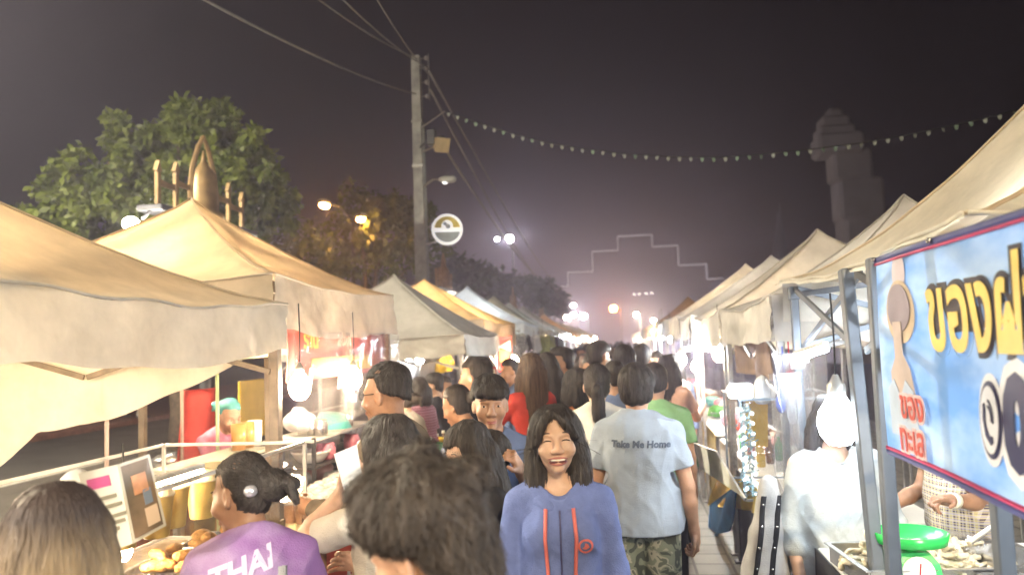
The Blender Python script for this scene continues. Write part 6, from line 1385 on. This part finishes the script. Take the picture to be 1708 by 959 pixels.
# ------------------------------------------------------------------ the people up close
# smiling girl in the hoodie
def hoodie(i):
    s, e = i['s'], i['e']; coral = mat('cord_coral', (.62, .15, .13), rough=.7, var=.08)
    S = Solid(np.array((-.2, -.2, 1.25))*s, np.array((.2, .2, 1.55))*s, .0055)
    ring = [np.array((.100*math.sin(a), -.018+.090*math.cos(a), 1.422-.078*math.cos(a)))*s for a in np.linspace(0, 2*math.pi, 17)]
    for a, b_ in zip(ring[:-1], ring[1:]): S.cone(a, b_, .03*s, .03*s, k=.012)
    S.ell(np.array((0, -.14, 1.39))*s, np.array((.12, .06, .09))*s, k=.03)
    S.box(np.array((0, .1, 1.36))*s, np.array((.014, .07, .06))*s, rot('X', .3), rd=.004, k=.012, op='s'); S.wobble(.006, 45, 4); V, Q = S.mesh(); mk('hood', V, Q, F_['hoodie'], e, True, True)
    for sx in (-1, 1):
        strip(i, 'drawstring', coral, [(sx*.05, 1.352), (sx*.056, 1.25), (sx*.05, 1.14), (sx*.048, 1.055)], .013, True, .005); strip(i, 'cord_tip', white_metal, [(sx*.048, 1.055), (sx*.048, 1.035)], .009, True, .004)
    strip(i, 'zip', mat('zip_dark', (.05, .05, .14), rough=.5), [(0, 1.345), (0, .90)], .006, True, .002)
    for sx in (-1, 1): strip(i, 'pocket_seam', mat('zip_dark', None), [(sx*.10, 1.08), (sx*.15, .95), (sx*.155, .90)], .005, True, .002)
    pts = [(.026*math.cos(a), .026*math.sin(a)) for a in np.linspace(0, 2*math.pi, 20)]+[(.019*math.cos(a), .019*math.sin(a)) for a in np.linspace(2*math.pi, 0, 20)]
    n = 20; V = [(x, y, 0) for x, y in pts]; F = [(j, j+1, 2*n-2-j, 2*n-1-j) for j in range(n-1)]
    on_cloth(i, 'emblem', V, F, coral, np.array((-.088, 0, 1.225))*s, (-1, 0, 0), (0, 0, 1), (0, -1, 0))
    V = [(-.012, -.008, 0), (.0, -.013, 0), (.013, -.004, 0), (.008, .008, 0), (-.002, .012, 0), (-.004, .0, 0)]; on_cloth(i, 'emblem', V, [tuple(range(6))], coral, np.array((-.088, 0, 1.225))*s, (-1, 0, 0), (0, 0, 1), (0, -1, 0))
girl = place('laughing girl in a purple blue zip hoodie with coral drawstrings', 921, 673, 2.85, 186, res=.0045, girl=True, detail='smile', hair='part', nstr=2400, slen=.2, messy=(.13, .005), head=(2, -7, 2), top=F_['hoodie'], sleeve='long', bottom=F_['jeans'], loose=1.05, extra=hoodie, seed=1, arms=dict(L=dict(u=(-.17, -.06, -1), f=(-.06, .1, -1)), R=dict(u=(.17, -.06, -1), f=(.06, .1, -1))), fat=.9, tone='light', sdw=.0022, hem=-.05, neck_open=.016)
# man in the printed T-shirt, from behind
def takeme(i):
    V, F = text_mesh('Take Me Home', .047*i['s'], .0006, .12, .0022)
    on_cloth(i, 'lettering', V, F, mat('print_navy', (.07, .09, .13), rough=.8, var=.25, scale=60), i['T']((.015, -.1, 1.318)), (1, 0, -.02), (0, 0, 1), (0, 1, 0), off=.0035)
place('man seen from behind in a pale blue T-shirt reading Take Me Home', 1059, 607, 4.15, -3, res=.006, hair='short', nstr=1100, slen=.05, top=F_['tee'], bottom=camo, blen='short', loose=1.9, fat=1.12, extra=takeme, seed=2, arms=dict(L=dict(u=(-.22, -.08, -1), f=(.02, .3, -1)), R=dict(u=(.24, -.02, -1), f=(.10, .14, -1), curl=.9)), tone='mid', fold=1.5, sdw=.0018)
# woman in the purple sports shirt
def thai(i):
    s = i['s']; lil = mat('print_lilac', (.62, .54, .74), rough=.7, var=.1)
    V, F = text_mesh('THAI', .088*s, .0006, 0, .003); on_cloth(i, 'lettering', V, F, lil, i['T']((-.045, -.1, 1.355)), (1, 0, .30), (0, 0, 1), (0, 1, 0))
    V, F = text_mesh('9', .2*s, .0006, 0, .006); on_cloth(i, 'lettering', V, F, lil, i['T']((.02, -.1, 1.235)), (1, 0, .02), (0, 0, 1), (0, 1, 0))
    strip(i, 'bag_strap', F_['grey'], [(.075, 1.36), (.07, 1.2), (.05, 1.0), (.02, .9)], .028, False, .004)
    b = MB(); c = app(i['Hm'], np.array((.045, -.105, .0))*s); c2 = app(i['Hm'], np.array((-.055, -.085, -.01))*s)
    for q in (c, c2): b.ball(q, (.024*s, .02*s, .02*s), 8, 6)
    b.make('hair_clip', mat('clip_silver', (.6, .6, .65), rough=.25, metal=.5), i['e'], True, True)
place('woman with a hair bun in a purple sports shirt printed THAI on the back', 400, 752, 2.4, 32, res=.0055, girl=True, detail=True, hair='bun', nstr=900, slen=.09, lean=9, head=(42, 8, 0), top=jersey, bottom=F_['dark'], loose=1.5, extra=thai, seed=3, tone='tan', arms=dict(L=dict(u=(-.25, .3, -1), f=(.1, 1, .2)), R=dict(u=(.25, .45, -1), f=(-.1, 1, .1))), hairc='black')
# long haired shopper
place('woman with long brown hair fading to blonde, seen from behind at the food case', 90, 804, 1.62, 28, res=.007, girl=True, hair='long', hairc='ombre', nstr=2200, slen=.2, top=F_['dark'], sleeve='short', bottom=F_['jeans'], seed=4, arms=dict(L=dict(u=(-.2, .2, -1), f=(.1, 1, .1)), R=dict(u=(.2, .2, -1), f=(-.1, 1, .1))))
# the close dark head
place('person with thick messy dark hair close to the camera, head bowed', 664, 784, 1.38, 60, res=.006, hair='shag', hairc='umber', nstr=4200, slen=.09, messy=(.38, .009), lean=10, head=(8, 16, -5), top=F_['black'], bottom=F_['dark'], seed=5, tone='mid', detail=True, sdw=.0016)
# white T-shirt woman with a sheet of paper
p5 = place('woman with a black bob in a white T-shirt reading a white sheet', 641, 689, 2.72, 50, res=.0055, girl=True, hair='bob', nstr=1100, slen=.12, head=(10, 12, 0), lean=4, top=F_['white'], bottom=F_['jeans'], seed=6, tone='light', aim=dict(L=((548, 888, 2.6), (580, 812, 2.62))), arms=dict(L=dict(n=(.6, .6, 0), curl=.9), R=dict(u=(.05, .35, -1), f=(-.5, .8, .1))), loose=1.3)
e = empty('paper_sheet', tuple(W(575, 780, d=2.72)), 'blank white sheet held up by the woman in the white T-shirt', 'paper sheet')
b = MB(); panel(b, W(557, 757, d=2.50), W(595, 741, d=2.56), W(574, 818, d=2.48), W(604, 795, d=2.54), .002); b.make('sheet', mat('paper_white', (.85, .85, .85), rough=.4, var=.02), e)
# man with glasses
def specs(i):
    s, Hm = i['s'], i['Hm']; b = MB()
    for sx in (-1, 1):
        b.tube([app(Hm, np.array((sx*.034+.021*math.cos(a), .102, -.004+.017*math.sin(a)))*s) for a in np.linspace(0, 2*math.pi, 15)], .0018*s, 5); b.tube([app(Hm, np.array((sx*.055, .10, 0))*s), app(Hm, np.array((sx*.079, .02, .002))*s)], .0018*s, 5)
    b.tube([app(Hm, np.array((-.013, .106, 0))*s), app(Hm, np.array((.013, .106, 0))*s)], .0018*s, 5); b.make('glasses', blackm, i['e'], True, True)
place('man with cropped hair and glasses in a brown jacket facing the bulbs', 644, 603, 3.55, 72, res=.006, hair='crop', nstr=700, slen=.03, top=F_['brown'], sleeve='long', bottom=F_['dark'], seed=7, tone='tan', detail=True, extra=specs, head=(8, 4, 0), fat=1.1, loose=1.5, arms=dict(L=dict(u=(-.2, .15, -1), f=(.2, 1, .1))))
# young woman and boy behind the close head
place('young woman with long black hair looking down beside the boy', 772, 703, 3.15, 128, res=.0065, girl=True, hair='long', nstr=700, slen=.16, detail=True, head=(0, 14, 0), top=F_['dark'], bottom=F_['jeans'], seed=8, tone='light')
place('boy with short black hair and a white collar under a dark vest', 818, 721, 3.5, 142, res=.006, hair='short', nstr=500, slen=.05, detail=True, top=F_['black'], sleeve='none', bottom=F_['dark'], seed=9, tone='mid', extra=lambda i: strip(i, 'collar', F_['white'], [(-.075, 1.385), (-.045, 1.33), (0, 1.30), (.045, 1.33), (.075, 1.385)], .035, True, .006))
# man facing us, half his face lit orange
place('man in a slate blue T-shirt facing the camera with one hand raised to his chest', 816, 625, 3.75, 186, res=.006, hair='mop', nstr=800, slen=.06, detail=True, head=(6, 2, 0), top=F_['slate'], bottom=F_['jeans'], seed=10, tone='mid', loose=1.4, aim=dict(L=((890, 800, 3.65), (862, 772, 3.45))), arms=dict(L=dict(curl=.9), R=dict(u=(.2, .2, -1), f=(-.2, .7, -.4))))
place('woman in a blue checked shirt leaning over the counter past the tan tent', 752, 643, 5.0, 74, girl=True, hair='bun', lean=14, head=(0, 8, 0), top=plaidB, sleeve='long', bottom=F_['dark'], seed=11, tone='tan', detail=True, nstr=300, arms=dict(L=dict(u=(-.1, .5, -.8), f=(.1, 1, -.1)), R=dict(u=(.1, .5, -.8), f=(0, 1, -.1))))
place('man in black behind the one in slate blue, looking at the grey tent counter', 794, 595, 5.5, 78, hair='short', top=F_['black'], bottom=F_['jeans'], seed=12, nstr=300, slen=.05, detail=True, tone='mid')
place('woman in a cream top with a long black ponytail, seen from behind', 994, 606, 4.95, 2, girl=True, res=.007, hair='tail', nstr=800, slen=.12, top=F_['white'], bottom=F_['jeans'], seed=13, tone='light', loose=1.4)
place('dark haired girl in an orange red top next to the ponytail', 962, 612, 5.5, 40, girl=True, hair='bob', nstr=400, slen=.1, top=F_['orange'], bottom=F_['dark'], seed=14, tone='mid')
place('woman with long brown hair in a red top reaching to a stall', 884, 589, 6.1, 38, girl=True, hair='long', hairc='brown', nstr=500, slen=.18, top=F_['red'], sleeve='long', bottom=F_['grey'], seed=15, arms=dict(L=dict(u=(-.3, .6, -.6), f=(-.1, 1, .15))))
place('woman with long black hair standing close beside the one in red', 911, 586, 6.5, 15, girl=True, hair='long', nstr=400, slen=.18, top=F_['dark'], bottom=F_['dark'], seed=16)
place('young man in an orange shirt turned towards the long haired women', 936, 578, 6.8, 112, hair='short', nstr=300, slen=.04, detail=True, top=F_['peach'], bottom=F_['grey'], seed=17, tone='tan')
def mask_(i):
    s, Hm = i['s'], i['Hm']; S = Solid(app(Hm, (0, 0, -.05*s))-.16, app(Hm, (0, 0, -.05*s))+.16, .009); S.ell(app(Hm, np.array((0, .05, -.065))*s), np.array((.074, .062, .055))*s, Hm[:3, :3], k=0); V, Q = S.mesh(); mk('face_mask', V, Q, F_['white'], i['e'], True, True)
place('man with bushy black hair and a white mask turned half away', 997, 569, 7.6, -48, hair='mop', nstr=300, slen=.05, top=F_['black'], bottom=F_['dark'], seed=18, extra=mask_)
place('dark haired man just behind the head of the man in the printed T-shirt', 1040, 577, 6.6, 8, hair='mop', nstr=200, slen=.05, top=F_['blue'], bottom=F_['dark'], seed=19)
place('man in grey whose dark hair shows over the printed T-shirt man', 1070, 574, 7.4, -20, hair='short', top=F_['grey'], bottom=F_['dark'], seed=20)
place('woman with long dark hair in a peach top by the cool white bulb', 1113, 591, 7.1, -25, girl=True, hair='long', nstr=400, slen=.18, top=F_['peach'], bottom=F_['black'], seed=21, arms=dict(R=dict(u=(.1, .5, -.7), f=(-.1, 1, .3))))
place('person in a green shirt hidden behind the man in the printed T-shirt', 1091, 606, 5.3, -8, hair='short', top=F_['green'], bottom=F_['black'], seed=22, loose=1.4)
place('man in navy walking ahead of the ponytail woman', 1024, 601, 5.9, 5, hair='short', top=F_['slate'], bottom=F_['dark'], seed=23, loose=1.3)
# right side
vend = place('stout vendor in a pale grey sweater behind the big blazing bulb', 1384, 655, 3.6, 186, res=.006, hair='bob', girl=False, detail=True, nstr=500, top=F_['sweater'], sleeve='rolled', bottom=F_['dark'], fat=1.3, loose=2.0, seed=24, tone='light', neck_open=.018, fold=1.6, arms=dict(R=dict(u=(.26, .12, -1), f=(-.05, .32, -1), curl=.7), L=dict(u=(-.26, .15, -1), f=(.1, .6, -.7))))
def bagp(): 
    c = W(1268, 905, d=3.55); rg = np.random.default_rng(3); S = Solid(c-np.array((.13, .1, .3)), c+np.array((.13, .1, .32)), .01)
    S.cone(c+(.06, 0, .27), c+(.02, 0, .05), .025, .055, k=.04); S.cone(c+(.02, 0, .05), c+(-.035, 0, -.2), .05, .07, k=.04); S.cone(c+(.05, 0, .05), c+(.04, .0, -.22), .05, .075, k=.04); S.wobble(.035, 24, 2, (1, 1, .35)); V, Q = S.mesh(); e = empty('tote_bag', (c[0], c[1], c[2]-.25), 'white tote bag with two black studded bands hanging beside the vendor in the pale sweater', 'bag'); mk('bag_body', V, Q, fab('bag', (.36, .35, .34)), e)
    bv = BVHTree.FromPolygons(V.tolist(), Q.tolist())
    for x0 in (-.03, .035):
        L_ = []
        for z in np.linspace(-.2, .22, 24):
            h = bv.ray_cast(Vector(c+np.array((x0-.02+.16*(z+.2), -.5, z))), Vector((0, 1, 0)), 1)
            if h[0] is not None: L_.append(np.array(h[0])-(0, .004, 0))
        L_ = np.array(L_); G = np.stack([L_-(.012, 0, 0), L_-(0, .005, 0), L_+(.012, 0, 0), L_+(0, .004, 0), L_-(.012, 0, 0)], 1); MB().grid(G).make('black_band', F_['black'], e, True)
        b = MB(); [b.ball(L_[int(k)]-(0, .006, 0), .006, 6, 5) for k in np.linspace(2, len(L_)-3, 5)]; b.make('stud', steel, e, True)
bagp()
def wrist(i):
    el, wr = i['A']['L'][1], i['A']['L'][2]; b = MB(); a = wr+(el-wr)*.03; c = wr+(el-wr)*.16; b.tube([a, c], .036*i['s'], 14); b.make('wristband', mat('band_cream', (.75, .70, .55), rough=.4), i['e'], True, True)
place('person in a yellow checked shirt pointing sideways with a cream wristband', 1592, 606, 3.72, 104, res=.006, hair='short', detail=True, top=plaidY, sleeve='short', bottom=stripeP, seed=25, tone='tan', loose=1.6, fat=1.1, hem=.07, extra=wrist, aim=dict(L=((1645, 868, 3.55), (1558, 832, 3.4))), arms=dict(L=dict(n=(0, 0, -1), point=True, curl=.9), R=dict(u=(.1, .3, -1), f=(-.1, .8, -.3))))
# left stall people
hm_ = _MC.setdefault('hair_net', mat('net_teal', (.08, .34, .36), rough=.6, var=.2, scale=30)); _MC['hair_net'] = hm_
place('vendor in a teal hairnet and pink shirt stooping over the shelf', 388, 664, 5.6, -120, girl=True, hair='bun', hairc='net', lean=16, head=(0, 10, 0), top=F_['pink'], sleeve='half', bottom=F_['dark'], seed=26, tone='light', detail=True, arms=dict(L=dict(u=(-.1, .6, -.7), f=(.2, .8, -.4)), R=dict(u=(.1, .6, -.7), f=(-.2, .8, -.4))))
p = W(334, 700, d=6.2); b = MB(); G = [[(p[0]+.035*math.sin(14*u+3*v), p[1]+u, p[2]+.24-v) for u in np.linspace(-.28, .28, 18)] for v in np.linspace(0, .75, 14)]; b.slab(np.array(G), .012); tag(b.make('red_cloth', F_['red'], None, True), 'red cloth hanging behind the thin pinkish post at the back of the tan tent', 'cloth')
for i, (px, py, d, f, t, lab, hr, g) in enumerate(((672, 640, 6.3, 60, 'white', 'shopper in white by the counter just past the man in glasses', 'bun', True), (696, 628, 7.2, 70, 'plaidR', 'shopper in a red checked shirt at the plain grey tent', 'bob', True), (722, 622, 7.9, 95, 'dark', 'dark clad shopper at the plain grey tent counter', 'mop', False), (741, 627, 8.4, -100, 'peach', 'vendor in a peach top inside the plain grey tent', 'short', True), (706, 634, 9.0, -120, 'teal', 'vendor in teal inside the plain grey tent', 'tail', True), (850, 598, 8.3, 120, 'slate', 'man in dark blue near the small red banner', 'short', False))):
    place(lab, px, py, d, f, hair=hr, girl=g, top=plaidR if t == 'plaidR' else F_[t], bottom=F_['dark'], seed=30+i, res=.011, detail=True, lean=6, tone=('light', 'mid')[i % 2], arms=dict(L=dict(u=(-.1, .4, -.8), f=(0, 1, 0))))
# ------------------------------------------------------------------ the crowd further along
VAR = []
rg = np.random.default_rng(17); spots = []
tries = 0
while len(spots) < 58 and tries < 4000:
    tries += 1; y = 8.6+31*rg.uniform()**1.5; x = rg.uniform(-1.45, .6)
    q = proj((x, y, 1.62))
    if all((x-a)**2+(y-b)**2 > .30 for a, b in spots) and all((x-i['e'].location[0])**2+(y-i['e'].location[1])**2 > .3 for i in PEOPLE): spots.append((x, y))
spots.sort(key=lambda s_: s_[1])
tops = ['dark', 'white', 'blue', 'red', 'grey', 'teal', 'peach', 'green', 'black', 'orange', 'khaki', 'slate']; bots = ['dark', 'jeans', 'black', 'grey', 'khaki']
kinds = [('short', False, 'short'), ('long', True, 'short'), ('mop', False, 'long'), ('tail', True, 'short'), ('bob', True, 'long'), ('short', False, 'long')]
TW = dict(dark='charcoal', slate='dark blue', peach='peach', khaki='khaki')
HW = dict(short='short hair', long='long hair', mop='bushy hair', tail='a ponytail', bob='bobbed hair')
for i, (x, y) in enumerate(spots):
    k = i % len(kinds); hr, g, sl = kinds[k]; away = rg.uniform() < .72; f = rg.normal()*22+(0 if away else 180); t = tops[int(rg.integers(len(tops)))]; bt = bots[int(rg.integers(len(bots)))]
    lab = '%s, %s top, %s trousers, %s in the far crowd' % ('person with '+HW[hr], TW.get(t, t), 'denim' if bt == 'jeans' else TW.get(bt, bt), 'walking away' if away else 'facing back')
    grp = lab
    if k >= len(VAR):
        info = person(lab, (x, y), f, H=1.66 if not g else 1.58, res=.013, girl=g, hair=hr, top=F_[t], sleeve=sl, bottom=F_[bt], seed=60+i, stance=.08, group=grp, detail=False); VAR.append(info['e'])
    else:
        c = copy_thing(VAR[k], (x, y, 0), R(f), lab, grp); sc = rg.uniform(.94, 1.06); c.scale = (sc, sc, sc); set_mats(c, dict(top=F_[t], trousers=F_[bt], **({'hair': hair_mat('brown')} if i % 3 == 0 else {})))
# people in white across the road
for i, (px, py, d) in enumerate(((48, 648, 21), (92, 650, 22), (176, 630, 21.5), (210, 630, 22.5), (236, 628, 22))):
    lab = ('person in white standing across the road, first from the droopy tent flap', 'person in pale clothes across the road beside the first one in white', 'person in white across the road behind the thin pinkish post', 'person in pale clothes across the road, second behind the thin pinkish post', 'person in light clothes across the road beside the grey tent leg')[i]
    w = W(px, py, d=d); c = copy_thing(VAR[i % 6], (w[0], w[1], .13), R(180+30*i), lab, 'people standing across the road'); set_mats(c, dict(top=F_['white'], trousers=F_['white'] if i % 2 == 0 else F_['grey']))
